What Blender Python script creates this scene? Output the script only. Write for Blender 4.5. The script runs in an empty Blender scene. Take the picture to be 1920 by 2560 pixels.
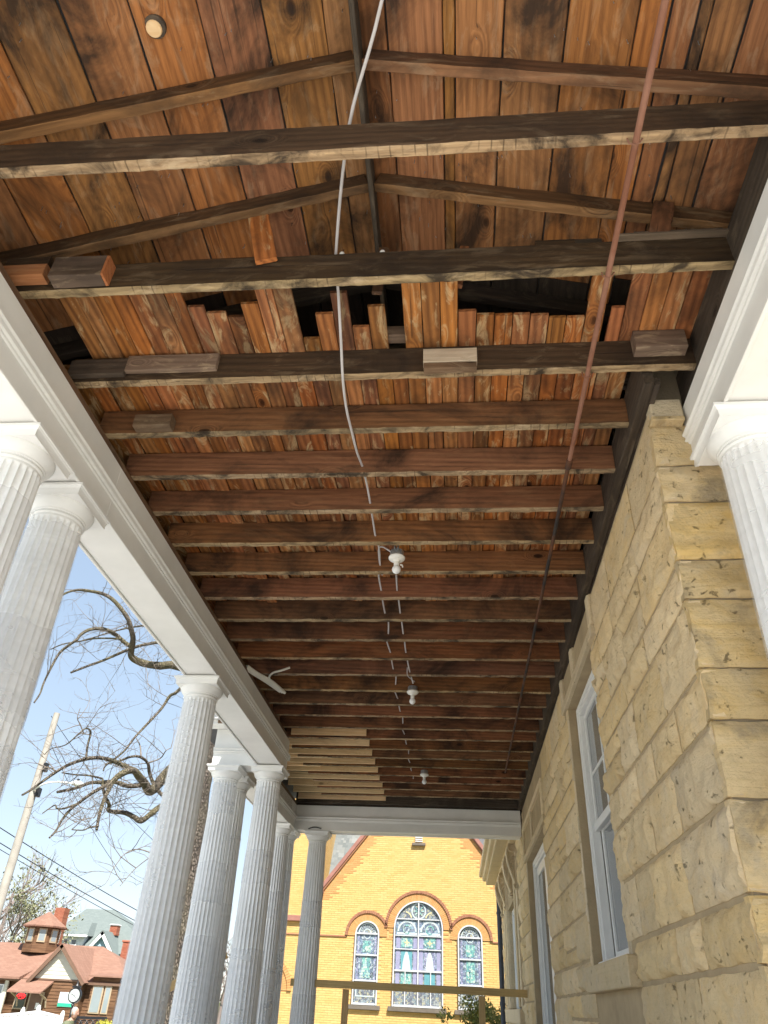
import bpy, bmesh, math, random
from mathutils import Vector, Matrix, noise
R_ = math.radians
# ------------------------------------------------------------------ camera
sc = bpy.context.scene
COL = sc.collection
DX = Vector((0.99559915, -0.0112166, -0.09304046))
DY = Vector((0.08303797, 0.56579267, 0.82035563))
DZ = Vector((0.04344, -0.82447125, 0.5642341))
FPX = 1817.858
cd = bpy.data.cameras.new('camera'); cam = bpy.data.objects.new('camera', cd); COL.objects.link(cam)
cd.sensor_fit = 'HORIZONTAL'; cd.sensor_width = 36.0; cd.lens = FPX / 1920 * 36.0
cd.clip_start = 0.05; cd.clip_end = 3000
cam.matrix_world = Matrix(((DX[0], -DX[1], -DX[2], 0), (DY[0], -DY[1], -DY[2], 0), (DZ[0], -DZ[1], -DZ[2], 0), (0, 0, 0, 1)))
sc.camera = cam
sc.render.resolution_x = 768; sc.render.resolution_y = 1024
# ------------------------------------------------------------------ sky, sun, exposure
SUN_EL, SUN_AZ = 53.0, 156.0
w = bpy.data.worlds.new('World'); sc.world = w; w.use_nodes = True
nt = w.node_tree; bg = nt.nodes['Background']
sky = nt.nodes.new('ShaderNodeTexSky'); sky.sky_type = 'NISHITA'; sky.sun_disc = False
sky.sun_elevation = R_(SUN_EL); sky.sun_rotation = R_(SUN_AZ); sky.air_density = 1.0; sky.dust_density = 0.0; sky.ozone_density = 2.0; sky.altitude = 1500
gm = nt.nodes.new('ShaderNodeGamma'); gm.inputs[1].default_value = 0.36
hs_ = nt.nodes.new('ShaderNodeHueSaturation'); hs_.inputs['Saturation'].default_value = 1.3
nt.links.new(sky.outputs[0], gm.inputs[0]); nt.links.new(gm.outputs[0], hs_.inputs['Color']); nt.links.new(hs_.outputs[0], bg.inputs[0]); bg.inputs[1].default_value = 0.138
to_sun = Vector((math.sin(R_(SUN_AZ)) * math.cos(R_(SUN_EL)), math.cos(R_(SUN_AZ)) * math.cos(R_(SUN_EL)), math.sin(R_(SUN_EL))))
sd = bpy.data.lights.new('sun', 'SUN'); sd.energy = 2.5; sd.angle = R_(0.53); sd.color = (1.0, 0.95, 0.87)
so = bpy.data.objects.new('sun', sd); COL.objects.link(so); so.rotation_euler = to_sun.to_track_quat('Z', 'Y').to_euler()
so.location = (0, 0, 30)
sc.view_settings.view_transform = 'Standard'; sc.view_settings.look = 'None'
sc.view_settings.exposure = 2.1; sc.view_settings.gamma = 1.0; sc.view_settings.use_curve_mapping = False
sc.render.engine = 'CYCLES'
sc.cycles.max_bounces = 10; sc.cycles.diffuse_bounces = 6; sc.cycles.transparent_max_bounces = 24
# ------------------------------------------------------------------ helpers
def at(px, py, Y):
    r = Vector(((px - 960), (py - 1280), FPX))
    v = Vector((r.dot(DX), r.dot(DY), r.dot(DZ)))
    return v * (Y / v.y)
def tag(o, label=None, cat=None, group=None, kind=None):
    if label: o['label'] = label
    if cat: o['category'] = cat
    if group: o['group'] = group
    if kind: o['kind'] = kind
    return o
def thing(name, label, cat, loc=(0, 0, 0), group=None):
    o = bpy.data.objects.new(name, None); COL.objects.link(o); o.location = loc
    o.empty_display_size = .1
    return tag(o, label, cat, group)
def link(name, me, parent=None, loc=(0, 0, 0), rot=None):
    o = bpy.data.objects.new(name, me); COL.objects.link(o)
    if parent is not None:
        o.parent = parent
        o.location = Vector(loc) - WL(parent)
    else: o.location = loc
    if rot is not None: o.rotation_euler = rot
    return o
def WL(o):
    p = Vector(o.location)
    while o.parent is not None:
        o = o.parent; p += Vector(o.location)
    return p
class MB:
    """collects verts / faces (world or local coordinates)"""
    def __init__(s): s.v = []; s.f = []; s.m = []
    def face(s, pts, m=0):
        n = len(s.v); s.v += [tuple(p) for p in pts]; s.f.append(tuple(range(n, n + len(pts)))); s.m.append(m)
    def box(s, x0, x1, y0, y1, z0, z1, m=0):
        n = len(s.v)
        s.v += [(x, y, z) for z in (z0, z1) for y in (y0, y1) for x in (x0, x1)]
        for f in ((0, 2, 3, 1), (4, 5, 7, 6), (0, 1, 5, 4), (2, 6, 7, 3), (0, 4, 6, 2), (1, 3, 7, 5)):
            s.f.append(tuple(n + i for i in f)); s.m.append(m)
        return s
    def cbox(s, x0, x1, y0, y1, z0, z1, c=.004, m=0):
        """box with chamfered edges"""
        n = len(s.v); idx = {}
        X = (x0, x1); Y = (y0, y1); Z = (z0, z1)
        for i in (0, 1):
            for j in (0, 1):
                for k in (0, 1):
                    sx, sy, sz = (1, -1)[i], (1, -1)[j], (1, -1)[k]
                    for a in range(3):
                        p = [X[i] + sx * c, Y[j] + sy * c, Z[k] + sz * c]
                        p[a] = (X[i], Y[j], Z[k])[a]
                        idx[(i, j, k, a)] = len(s.v); s.v.append(tuple(p))
        def q(*l): s.f.append(tuple(idx[t] for t in l)); s.m.append(m)
        for a in range(3):
            o1, o2 = [b for b in range(3) if b != a]
            for e in (0, 1):
                l = []
                for (p1, p2) in ((0, 0), (1, 0), (1, 1), (0, 1)):
                    t = [0, 0, 0]; t[a] = e; t[o1] = p1; t[o2] = p2; l.append((*t, a))
                q(*l)
        for a in range(3):
            o1, o2 = [b for b in range(3) if b != a]
            for p1 in (0, 1):
                for p2 in (0, 1):
                    t0 = [0, 0, 0]; t0[o1] = p1; t0[o2] = p2; t1 = list(t0); t1[a] = 1
                    q((*t0, o1), (*t1, o1), (*t1, o2), (*t0, o2))
        for i in (0, 1):
            for j in (0, 1):
                for k in (0, 1): q((i, j, k, 0), (i, j, k, 1), (i, j, k, 2))
        return s
    def prism(s, pts, d, m=0):
        """extrude a polygon by vector d"""
        d = Vector(d); a = [Vector(p) for p in pts]; b = [p + d for p in a]
        s.face(a[::-1], m); s.face(b, m)
        for i in range(len(a)):
            j = (i + 1) % len(a); s.face((a[i], a[j], b[j], b[i]), m)
        return s
    def tube(s, pts, rad, n=8, m=0, cap=True):
        pts = [Vector(p) for p in pts]
        if not hasattr(rad, '__len__'): rad = [rad] * len(pts)
        base = len(s.v); up = Vector((0, 0, 1)); prev = None
        for i, p in enumerate(pts):
            d = (pts[min(i + 1, len(pts) - 1)] - pts[max(i - 1, 0)])
            if d.length < 1e-9: d = Vector((0, 0, 1))
            d.normalize()
            if prev is None:
                a = d.cross(up if abs(d.z) < .9 else Vector((1, 0, 0))).normalized()
            else:
                a = (prev - d * prev.dot(d))
                a = a.normalized() if a.length > 1e-6 else d.orthogonal().normalized()
            prev = a; b = d.cross(a)
            for k in range(n):
                t = 2 * math.pi * k / n
                s.v.append(tuple(p + (a * math.cos(t) + b * math.sin(t)) * rad[i]))
        for i in range(len(pts) - 1):
            for k in range(n):
                l = (k + 1) % n
                s.f.append((base + i * n + k, base + i * n + l, base + (i + 1) * n + l, base + (i + 1) * n + k)); s.m.append(m)
        if cap:
            s.f.append(tuple(base + k for k in range(n))[::-1]); s.m.append(m)
            e = base + (len(pts) - 1) * n
            s.f.append(tuple(e + k for k in range(n))); s.m.append(m)
        return s
    def lathe(s, prof, n=32, c=(0, 0), m=0, fn=None):
        """prof: list of (r, z); fn(r, z, angle) -> r"""
        base = len(s.v)
        for (r, z) in prof:
            for k in range(n):
                t = 2 * math.pi * k / n; rr = fn(r, z, t) if fn else r
                s.v.append((c[0] + rr * math.cos(t), c[1] + rr * math.sin(t), z))
        for i in range(len(prof) - 1):
            for k in range(n):
                l = (k + 1) % n
                s.f.append((base + i * n + k, base + i * n + l, base + (i + 1) * n + l, base + (i + 1) * n + k)); s.m.append(m)
        s.f.append(tuple(base + k for k in range(n))[::-1]); s.m.append(m)
        e = base + (len(prof) - 1) * n
        s.f.append(tuple(e + k for k in range(n))); s.m.append(m)
        return s
    def mesh(s, name, mats, smooth=False, o=(0, 0, 0)):
        me = bpy.data.meshes.new(name)
        if any(o): s.v = [(a - o[0], b - o[1], c - o[2]) for a, b, c in s.v]
        me.from_pydata(s.v, [], s.f)
        if not isinstance(mats, (list, tuple)): mats = [mats]
        for mt in mats: me.materials.append(mt)
        if len(mats) > 1: me.polygons.foreach_set('material_index', s.m)
        bm = bmesh.new(); bm.from_mesh(me); bmesh.ops.recalc_face_normals(bm, faces=bm.faces); bm.to_mesh(me); bm.free()
        if smooth:
            me.polygons.foreach_set('use_smooth', [True] * len(me.polygons))
            try: me.set_sharp_from_angle(angle=R_(smooth if smooth is not True else 40))
            except Exception: pass
        return me
    def build(s, name, mats, parent=None, smooth=False, loc=None):
        if not s.v: return None
        if loc is None:
            xs = list(zip(*s.v)); loc = ((min(xs[0]) + max(xs[0])) / 2, (min(xs[1]) + max(xs[1])) / 2, min(xs[2]))
        return link(name, s.mesh(name, mats, smooth, loc), parent, loc)
# ------------------------------------------------------------------ materials
class NG:
    def __init__(s, name):
        s.m = bpy.data.materials.new(name); s.m.use_nodes = True; s.t = s.m.node_tree; s.b = s.t.nodes['Principled BSDF']
        s.out = s.t.nodes['Material Output']
    def n(s, typ, ins=None, **kw):
        nd = s.t.nodes.new('ShaderNode' + typ)
        for k, v in kw.items(): setattr(nd, k, v)
        for k, v in (ins or {}).items(): s.put(nd.inputs[k], v)
        return nd
    def put(s, sock, v):
        if hasattr(v, 'is_output'): s.t.links.new(v, sock)
        elif hasattr(v, 'outputs'): s.t.links.new(v.outputs[0], sock)
        else:
            try: sock.default_value = v
            except Exception: sock.default_value = (*v, 1.0)
    def math(s, op, a, b=0.0, c=None, clamp=False):
        nd = s.n('Math', operation=op, use_clamp=clamp); s.put(nd.inputs[0], a); s.put(nd.inputs[1], b)
        if c is not None: s.put(nd.inputs[2], c)
        return nd.outputs[0]
    def mix(s, f, a, b, mode='MIX'):
        nd = s.n('Mix', data_type='RGBA', blend_type=mode); s.put(nd.inputs[0], f)
        for sock, v in ((nd.inputs[6], a), (nd.inputs[7], b)):
            if isinstance(v, (tuple, list)): v = (*v[:3], 1.0)
            s.put(sock, v)
        return nd.outputs[2]
    def ramp(s, f, stops, inter='LINEAR'):
        nd = s.n('ValToRGB'); s.put(nd.inputs[0], f); cr = nd.color_ramp; cr.interpolation = inter
        while len(cr.elements) < len(stops): cr.elements.new(.5)
        for e, (p, c) in zip(cr.elements, stops):
            e.position = p; e.color = (c, c, c, 1) if not hasattr(c, '__len__') else (*c[:3], 1)
        return nd.outputs[0]
    def noise(s, vec, scale, detail=4, rough=.55, dist=0.0):
        nd = s.n('TexNoise', {'Scale': scale, 'Detail': detail, 'Roughness': rough, 'Distortion': dist})
        if vec is not None: s.put(nd.inputs['Vector'], vec)
        return nd.outputs['Fac']
    def coord(s, scale=(1, 1, 1), rnd=True, which='Object'):
        tc = s.n('TexCoord'); v = tc.outputs[which]
        if rnd:
            oi = s.n('ObjectInfo'); m = s.n('VectorMath', operation='MULTIPLY_ADD')
            cb = s.n('CombineXYZ'); 
            for k in range(3): s.put(cb.inputs[k], oi.outputs['Random'])
            s.put(m.inputs[0], cb); m.inputs[1].default_value = (37.7, 91.3, 53.1); s.put(m.inputs[2], v); v = m.outputs[0]
        mp = s.n('Mapping'); s.put(mp.inputs[0], v); mp.inputs['Scale'].default_value = scale
        return mp.outputs[0]
    def bump(s, h, strength=.3, dist=.01):
        nd = s.n('Bump', {'Strength': strength, 'Distance': dist, 'Height': h}); s.put(s.b.inputs['Normal'], nd.outputs[0])
    def set(s, **kw):
        nm = {'color': 'Base Color', 'rough': 'Roughness', 'metal': 'Metallic', 'spec': 'Specular IOR Level', 'trans': 'Transmission Weight', 'alpha': 'Alpha',
              'ecol': 'Emission Color', 'estr': 'Emission Strength', 'coat': 'Coat Weight'}
        for k, v in kw.items():
            if isinstance(v, (tuple, list)): v = (*v[:3], 1.0)
            s.put(s.b.inputs[nm[k]], v)
        return s
def plain(name, col, rough=.6, var=.12, scale=6, bump=.08, metal=0.0, spec=.4, bscale=40):
    g = NG(name); c = g.coord(); n = g.noise(c, scale, 5)
    dark = tuple(x * (1 - var * 2) for x in col); lite = tuple(min(1, x * (1 + var)) for x in col)
    g.set(color=g.mix(n, dark, lite), rough=g.ramp(g.noise(c, scale * 3), [(.2, max(0, rough - .12)), (.8, min(1, rough + .12))]), metal=metal, spec=spec)
    g.bump(g.noise(c, bscale, 4), bump, .01)
    return g.m
def wood(name, dark, lite, stain=(.02, .013, .009), stain_amt=.55, bleach=(.55, .42, .27), bleach_amt=.25, var=.35, rough=.72, ring=.5, bump=.35, knots=1.0, stain_scale=1.3, laths=0.0):
    """weathered board; the grain runs along local X"""
    g = NG(name)
    # knots: one per Voronoi cell, kept in a share of the cells; the grain bends round them
    c5 = g.coord((2.6, 5.2, 5.2)); vo = g.n('TexVoronoi', {'Scale': 1.0, 'Randomness': 1.0}); g.put(vo.inputs['Vector'], c5)
    sep = g.n('SeparateColor'); g.put(sep.inputs[0], vo.outputs['Color'])
    keep = g.math('GREATER_THAN', sep.outputs[0], .45)
    near = g.math('MULTIPLY', g.ramp(vo.outputs['Distance'], [(.0, 1.0), (.34, 0.0)], 'EASE'), keep)
    off = g.n('CombineXYZ'); g.put(off.inputs[1], g.math('MULTIPLY', near, .10)); g.put(off.inputs[2], g.math('MULTIPLY', near, .10))
    def bent(scale):
        tc = g.n('VectorMath', operation='ADD'); g.put(tc.inputs[0], g.coord()); g.put(tc.inputs[1], off)
        mp = g.n('Mapping'); g.put(mp.inputs[0], tc.outputs[0]); mp.inputs['Scale'].default_value = scale; return mp.outputs[0]
    fine = g.noise(bent((.8, 19, 19)), 3.4, 8, .7, .15)
    w_ = g.n('TexWave', {'Scale': 2.4, 'Distortion': 4.5, 'Detail': 2.0, 'Detail Scale': .5, 'Detail Roughness': .5}, bands_direction='DIAGONAL', wave_type='BANDS')
    g.put(w_.inputs['Vector'], bent((.28, 6.5, 6.5))); rings = w_.outputs['Fac']
    c3 = g.coord((1, 1.6, 1.6)); big = g.noise(c3, stain_scale, 6, .65, .7)
    pale = g.noise(bent((2.0, 7, 7)), 1.7, 7, .7, 1.0)
    oi = g.n('ObjectInfo')
    base = g.mix(g.math('ADD', g.math('MULTIPLY', g.ramp(fine, [(.25, 0.0), (.75, 1.0)]), 1 - ring * .45), g.math('MULTIPLY', rings, ring * .45)), dark, lite)
    tint = g.math('MULTIPLY_ADD', oi.outputs['Random'], var, 1 - var * .6)
    hs = g.n('HueSaturation', {'Hue': .5, 'Saturation': 1.0, 'Value': tint, 'Fac': 1.0, 'Color': base})
    g.put(hs.inputs['Hue'], g.math('MULTIPLY_ADD', g.math('FRACT', g.math('MULTIPLY', oi.outputs['Random'], 7.31)), .016, .492))
    g.put(hs.inputs['Saturation'], g.math('MULTIPLY_ADD', g.math('FRACT', g.math('MULTIPLY', oi.outputs['Random'], 13.7)), .12, .90))
    col = hs.outputs[0]
    col = g.mix(g.math('MULTIPLY', g.ramp(pale, [(.53, 0.0), (.63, 1.0)]), bleach_amt), col, bleach)
    kd = g.math('ADD', vo.outputs['Distance'], g.math('MULTIPLY', fine, .05))
    k = g.math('MULTIPLY', g.math('MULTIPLY', g.ramp(kd, [(.07, 1.0), (.11, .75), (.125, .25), (.2, 0.0)]), keep), knots)
    col = g.mix(k, col, tuple(x * .35 for x in dark))
    st = g.ramp(g.math('ADD', big, g.math('MULTIPLY', fine, .2)), [(.56, 0.0), (.74, 1.0)])
    col = g.mix(g.math('MULTIPLY', st, stain_amt), col, stain)
    chk = g.ramp(g.noise(bent((.5, 26, 26)), 2.0, 3, .5), [(.29, 1.0), (.33, 0.0)])
    col = g.mix(g.math('MULTIPLY', chk, .6), col, stain)
    if laths:
        sx = g.n('SeparateXYZ'); g.put(sx.inputs[0], g.n('TexCoord').outputs['Object'])
        fr_ = g.math('FRACT', g.math('ADD', g.math('MULTIPLY', sx.outputs[0], 21.0), g.math('MULTIPLY', g.noise(g.coord(), 3, 3), .8)))
        lm = g.math('MULTIPLY', g.math('LESS_THAN', fr_, .13), g.ramp(g.noise(g.coord(), 5, 3), [(.48, 0.0), (.62, 1.0)]))
        col = g.mix(g.math('MULTIPLY', lm, laths), col, tuple(x * .3 for x in dark))
    g.set(color=col, rough=g.math('MULTIPLY_ADD', fine, .2, rough - .1), spec=.25)
    g.bump(g.math('SUBTRACT', g.math('ADD', fine, g.math('MULTIPLY', rings, .5)), g.math('ADD', chk, k)), bump, .006)
    return g.m
M = {}
M['roof_board'] = wood('roof_board_wood', (.105, .036, .010), (.50, .205, .057), stain_amt=.9, bleach_amt=.2, var=.24, stain_scale=1.6)
M['ceil_board'] = wood('ceiling_board_wood', (.125, .036, .009), (.58, .215, .052), stain_amt=.6, bleach=(.62, .45, .24), bleach_amt=.65, var=.55, ring=.8)
M['rafter'] = wood('rafter_wood', (.035, .017, .008), (.15, .07, .028), stain_amt=.75, bleach_amt=.15, var=.3)
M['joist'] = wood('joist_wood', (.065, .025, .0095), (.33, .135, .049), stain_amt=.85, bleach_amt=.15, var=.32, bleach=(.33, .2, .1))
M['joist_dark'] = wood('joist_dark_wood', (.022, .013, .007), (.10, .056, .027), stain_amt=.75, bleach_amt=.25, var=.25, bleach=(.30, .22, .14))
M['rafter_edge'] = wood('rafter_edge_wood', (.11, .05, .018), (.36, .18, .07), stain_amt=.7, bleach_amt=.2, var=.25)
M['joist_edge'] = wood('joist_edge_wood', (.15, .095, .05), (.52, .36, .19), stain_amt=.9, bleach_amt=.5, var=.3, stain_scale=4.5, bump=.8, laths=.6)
M['dark_beam'] = wood('dark_beam_wood', (.03, .022, .016), (.11, .082, .058), stain_amt=.6, bleach_amt=.1, var=.3)
M['plate'] = wood('plate_wood', (.10, .055, .028), (.26, .16, .09), stain_amt=.5, bleach_amt=.2, var=.2)
M['block'] = wood('block_wood', (.09, .06, .038), (.24, .165, .11), stain_amt=.5, bleach_amt=.4, var=.5)
M['block_cut'] = wood('block_cut_wood', (.25, .08, .02), (.45, .18, .06), stain_amt=.1, bleach_amt=.1, var=.2)
M['block_pale'] = wood('block_pale_wood', (.36, .28, .18), (.62, .53, .39), stain_amt=.25, bleach_amt=.3, var=.1)
M['new_wood'] = wood('new_lumber', (.80, .53, .25), (.97, .75, .43), stain=(.25, .12, .04), stain_amt=.2, bleach_amt=.1, var=.22, ring=.7, bump=.12, knots=.8)
M['rail_wood'] = wood('rail_lumber', (.48, .31, .12), (.72, .5, .22), stain=(.25, .12, .04), stain_amt=.2, bleach_amt=.1, var=.1, ring=.6, bump=.12)
def white_paint(name, col, dirt):
    g = NG(name); c = g.coord(rnd=True); n = g.noise(c, 2.2, 6, .6); n2 = g.noise(c, 30, 3)
    spots = g.ramp(g.noise(g.coord((14, 4, 14)), 3.0, 5, .7, 1.0), [(.70, 0.0), (.76, 1.0)])
    base = g.mix(g.ramp(n, [(.35, 0.0), (.75, 1.0)]), col, tuple(x * .86 for x in col))
    g.set(color=g.mix(g.math('MULTIPLY', spots, dirt), base, (.25, .22, .19)), rough=.42, spec=.45)
    g.bump(n2, .02, .002); return g.m
M['white'] = white_paint('white_painted_trim', (.84, .83, .80), .55)
M['white_cap'] = white_paint('white_capital', (.87, .865, .85), .03)
M['shaft'] = white_paint('white_fluted_shaft', (.88, .88, .875), .0)
M['white_frame'] = white_paint('white_window_frame', (.82, .82, .81), .05)
def film():
    g = NG('clear_stretch_film'); st = g.noise(g.coord((2.2, 2.2, .5)), 2.4, 1.0, .4, .6)
    cr = g.noise(g.coord((1.2, 1.2, 5)), 2.2, 1.5, .5, 1.0)
    tr = g.n('BsdfTransparent'); tr.inputs[0].default_value = (.985, .985, .99, 1)
    g.set(color=(.95, .955, .96), rough=.35, spec=.35)
    g.bump(st, .25, .01)
    mx = g.n('MixShader'); f = g.math('MULTIPLY_ADD', g.ramp(g.math('ADD', g.math('MULTIPLY', st, .6), g.math('MULTIPLY', cr, .4)), [(.36, 0.0), (.64, 1.0)]), .22, .07)
    g.put(mx.inputs[0], f); tl = g.n('BsdfTranslucent'); tl.inputs[0].default_value = (.95, .955, .96, 1); m2 = g.n('MixShader'); m2.inputs[0].default_value = .45; g.put(m2.inputs[1], g.b.outputs[0]); g.put(m2.inputs[2], tl.outputs[0]); g.put(mx.inputs[1], tr.outputs[0]); g.put(mx.inputs[2], m2.outputs[0]); g.put(g.out.inputs[0], mx.outputs[0])
    return g.m
M['film'] = film()
def stone_mat(name, a, b, ochre, grey, strata=.5, pits=.6, soot=.25, lines=.25):
    g = NG(name); c = g.coord(); big = g.noise(c, 2.2, 6, .6, .4); fine = g.noise(c, 34, 6, .7)
    st = g.noise(g.coord((2.2, 2.2, 5.0)), 1.7, 6, .65, .7); med = g.noise(c, 9, 6, .7, .3)
    ln = g.noise(g.coord((1.0, 1.0, 46.0)), 1.5, 4, .6, .6)
    col = g.mix(g.ramp(big, [(.35, 0.0), (.66, 1.0)]), a, b)
    col = g.mix(g.math('MULTIPLY', g.ramp(st, [(.46, 0.0), (.62, 1.0)]), strata), col, ochre)
    col = g.mix(g.math('MULTIPLY', g.ramp(ln, [(.5, 0.0), (.66, 1.0)]), lines), col, tuple(x * .62 for x in ochre))
    col = g.mix(g.math('MULTIPLY', g.ramp(g.noise(c, 4.1, 5, .6, .8), [(.55, 0.0), (.70, 1.0)]), .38), col, grey)
    pit = g.ramp(g.noise(g.coord((1, 1, 1.3)), 15, 6, .7, .35), [(.62, 0.0), (.70, 1.0)])
    col = g.mix(g.math('MULTIPLY', pit, pits), col, tuple(x * .38 for x in b))
    so_ = g.ramp(g.noise(c, 2.6, 6, .65, .5), [(.55, 0.0), (.68, 1.0)])
    col = g.mix(g.math('MULTIPLY', so_, soot), col, (.13, .115, .095))
    col = g.mix(g.math('MULTIPLY', g.ramp(fine, [(.3, 1.0), (.5, 0.0)]), .25), col, tuple(x * .5 for x in a))
    oi = g.n('ObjectInfo'); hs = g.n('HueSaturation', {'Hue': .5, 'Saturation': 1.0, 'Fac': 1.0, 'Color': col}); g.put(hs.inputs['Value'], g.math('MULTIPLY_ADD', oi.outputs['Random'], .24, .90))
    g.put(hs.inputs['Saturation'], g.math('MULTIPLY_ADD', g.math('FRACT', g.math('MULTIPLY', oi.outputs['Random'], 9.7)), .2, .92))
    g.set(color=hs.outputs[0], rough=.9, spec=.15)
    h = g.math('SUBTRACT', g.math('ADD', g.math('MULTIPLY', fine, .45), g.math('ADD', g.math('MULTIPLY', g.math('ADD', st, med), .6), g.math('MULTIPLY', ln, lines))), g.math('MULTIPLY', pit, .9))
    g.bump(h, .9, .02); return g.m
M['stone'] = stone_mat('rock_faced_sandstone', (.74, .585, .365), (.66, .515, .315), (.70, .49, .235), (.58, .50, .40), .35, .6, .06, .08)
M['stone_side'] = stone_mat('weathered_ochre_sandstone', (.66, .51, .295), (.58, .44, .245), (.62, .42, .16), (.44, .39, .31), .5, .7, .6, .2)
M['stone_smooth'] = stone_mat('dressed_sandstone', (.70, .58, .41), (.64, .53, .36), (.66, .52, .31), (.60, .53, .43), .3, .12, .1, .12)
M['mortar'] = plain('tan_mortar', (.47, .36, .22), .95, .2, 5, .5, bscale=60)
M['mortar_dark'] = plain('sooty_mortar', (.30, .24, .16), .95, .3, 5, .5, bscale=60)
def glassm(name, tint=(.10, .12, .14), rough=.04):
    g = NG(name); c = g.coord(); n = g.noise(c, .7, 3)
    g.set(color=g.mix(n, tuple(x * .6 for x in tint), tint), rough=rough, spec=.9, coat=.3); return g.m
M['glass'] = glassm('dim_window_glass', (.22, .24, .26))
M['glass_dark'] = glassm('dark_window_glass', (.06, .07, .09))
M['glass_sky'] = glassm('pale_window_glass', (.30, .35, .37), .1)
def rusty(name, a, b):
    g = NG(name); c = g.coord((1, 1, 1)); n = g.noise(c, 3.5, 6, .6, .5)
    g.set(color=g.mix(g.ramp(n, [(.38, 0.0), (.62, 1.0)]), a, b), rough=.8, spec=.25); g.bump(g.noise(c, 60, 4), .3, .004); return g.m
M['pipe'] = rusty('pink_rust_pipe', (.27, .135, .09), (.20, .085, .05))
M['pipe_black'] = rusty('black_iron_pipe', (.035, .03, .028), (.13, .055, .028))
M['cable'] = plain('grey_cable_sheath', (.52, .49, .48), .5, .12, 12, .05)
M['cable_white'] = plain('white_cable_sheath', (.75, .72, .64), .45, .08, 12, .05)
M['galv'] = plain('galvanised_steel', (.45, .47, .49), .4, .2, 20, .05, metal=.8)
M['porcelain'] = plain('white_porcelain', (.8, .78, .73), .25, .04, 4, .02, spec=.5)
M['bulb'] = plain('frosted_bulb', (.85, .85, .86), .3, .03, 4, .01, spec=.5)
M['black_metal'] = plain('black_metal', (.02, .021, .024), .45, .2, 8, .05)
M['downpipe'] = plain('dark_blue_downpipe', (.05, .06, .085), .5, .2, 4, .04)
def islandmat(name, cols, rough=.85, bump=.4, bscale=30):
    g = NG(name); ge = g.n('NewGeometry'); c = g.coord(rnd=False)
    col = g.ramp(ge.outputs['Random Per Island'], [(i / max(1, len(cols) - 1), cc) for i, cc in enumerate(cols)])
    n = g.noise(c, 14, 5); col = g.mix(g.math('MULTIPLY', g.ramp(n, [(.5, 0.0), (.8, 1.0)]), .3), col, tuple(x * .55 for x in cols[0]))
    g.set(color=col, rough=rough, spec=.2); g.bump(g.noise(c, bscale, 4), bump, .01); return g.m
M['brick'] = islandmat('yellow_brick', [(.60, .385, .145), (.63, .41, .16), (.57, .36, .13), (.645, .425, .175), (.61, .395, .15)])
M['brick_orange'] = islandmat('orange_brick', [(.50, .26, .10), (.55, .295, .12), (.46, .235, .088)])
M['brick_dark'] = islandmat('brown_moulded_brick', [(.30, .14, .085), (.35, .17, .10), (.27, .12, .075)])
M['brick_mortar'] = plain('brick_mortar', (.57, .385, .165), .95, .15, 3, .3)
M['slate'] = islandmat('grey_slate', [(.17, .185, .185), (.12, .135, .135), (.22, .23, .225), (.15, .165, .165), (.19, .20, .19)], .7)
M['coping'] = plain('red_terracotta_coping', (.34, .155, .12), .7, .2, 5, .2)
M['sillstone'] = plain('dark_sill_stone', (.16, .135, .11), .85, .25, 6, .3)
M['lead'] = plain('pale_window_bar', (.55, .56, .58), .5, .1, 4, .05)
# ------------------------------------------------------------------ setting: ground
def gmat():
    g = NG('pale_concrete_paving'); c = g.coord(rnd=False); n = g.noise(c, .35, 6); n2 = g.noise(c, 9, 5)
    col = g.mix(n, (.56, .54, .50), (.66, .645, .61)); col = g.mix(g.math('MULTIPLY', n2, .25), col, (.36, .34, .31))
    g.set(color=col, rough=.92, spec=.2); g.bump(n2, .2, .01); return g.m
M['paving'] = gmat()
g = NG('lawn_ground'); c = g.coord(rnd=False); g.set(color=g.mix(g.noise(c, .5, 6), (.10, .13, .045), (.2, .2, .09)), rough=.95, spec=.1); g.bump(g.noise(c, 20, 4), .5, .03); M['lawn'] = g.m
M['asphalt'] = plain('street_asphalt', (.13, .13, .13), .92, .15, .6, .2)
def slab(name, x0, x1, y0, y1, z0, z1, m, kind='structure'):
    o = MB().box(x0, x1, y0, y1, z0, z1).build(name, m); tag(o, kind=kind); return o
GZ = -2.1
MB_ = MB(); MB_.face(((-900, -600, GZ - .01), (900, -600, GZ - .01), (900, 1500, GZ - .01), (-900, 1500, GZ - .01))); tag(MB_.build('ground', M['lawn']), kind='structure')
slab('bounce_paving', -27, 16, -22, 13.2, GZ - .2, GZ + .004, M['paving'])  # unseen pale ground, widened to bounce sunlight up under the porch
slab('side_path', -5.5, -3.0, 13.2, 25.2, GZ - .2, GZ + .008, M['paving'])
slab('street', -120, 60, 28, 39, GZ - .2, GZ + .012, M['asphalt'])
slab('pavement', -120, -7, 39, 47, GZ - .2, GZ + .13, M['paving'])
slab('porch_floor', -3.0, 1.3, -1.6, 12.75, GZ + .002, -.9, M['paving'])
slab('porch_step', -3.0, 3.4, -2.0, -1.6, GZ + .002, -1.3, M['paving'])
slab('porch_floor', 1.3, 2.9, -1.6, 2.9, GZ + .002, -.901, M['paving'])
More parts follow.
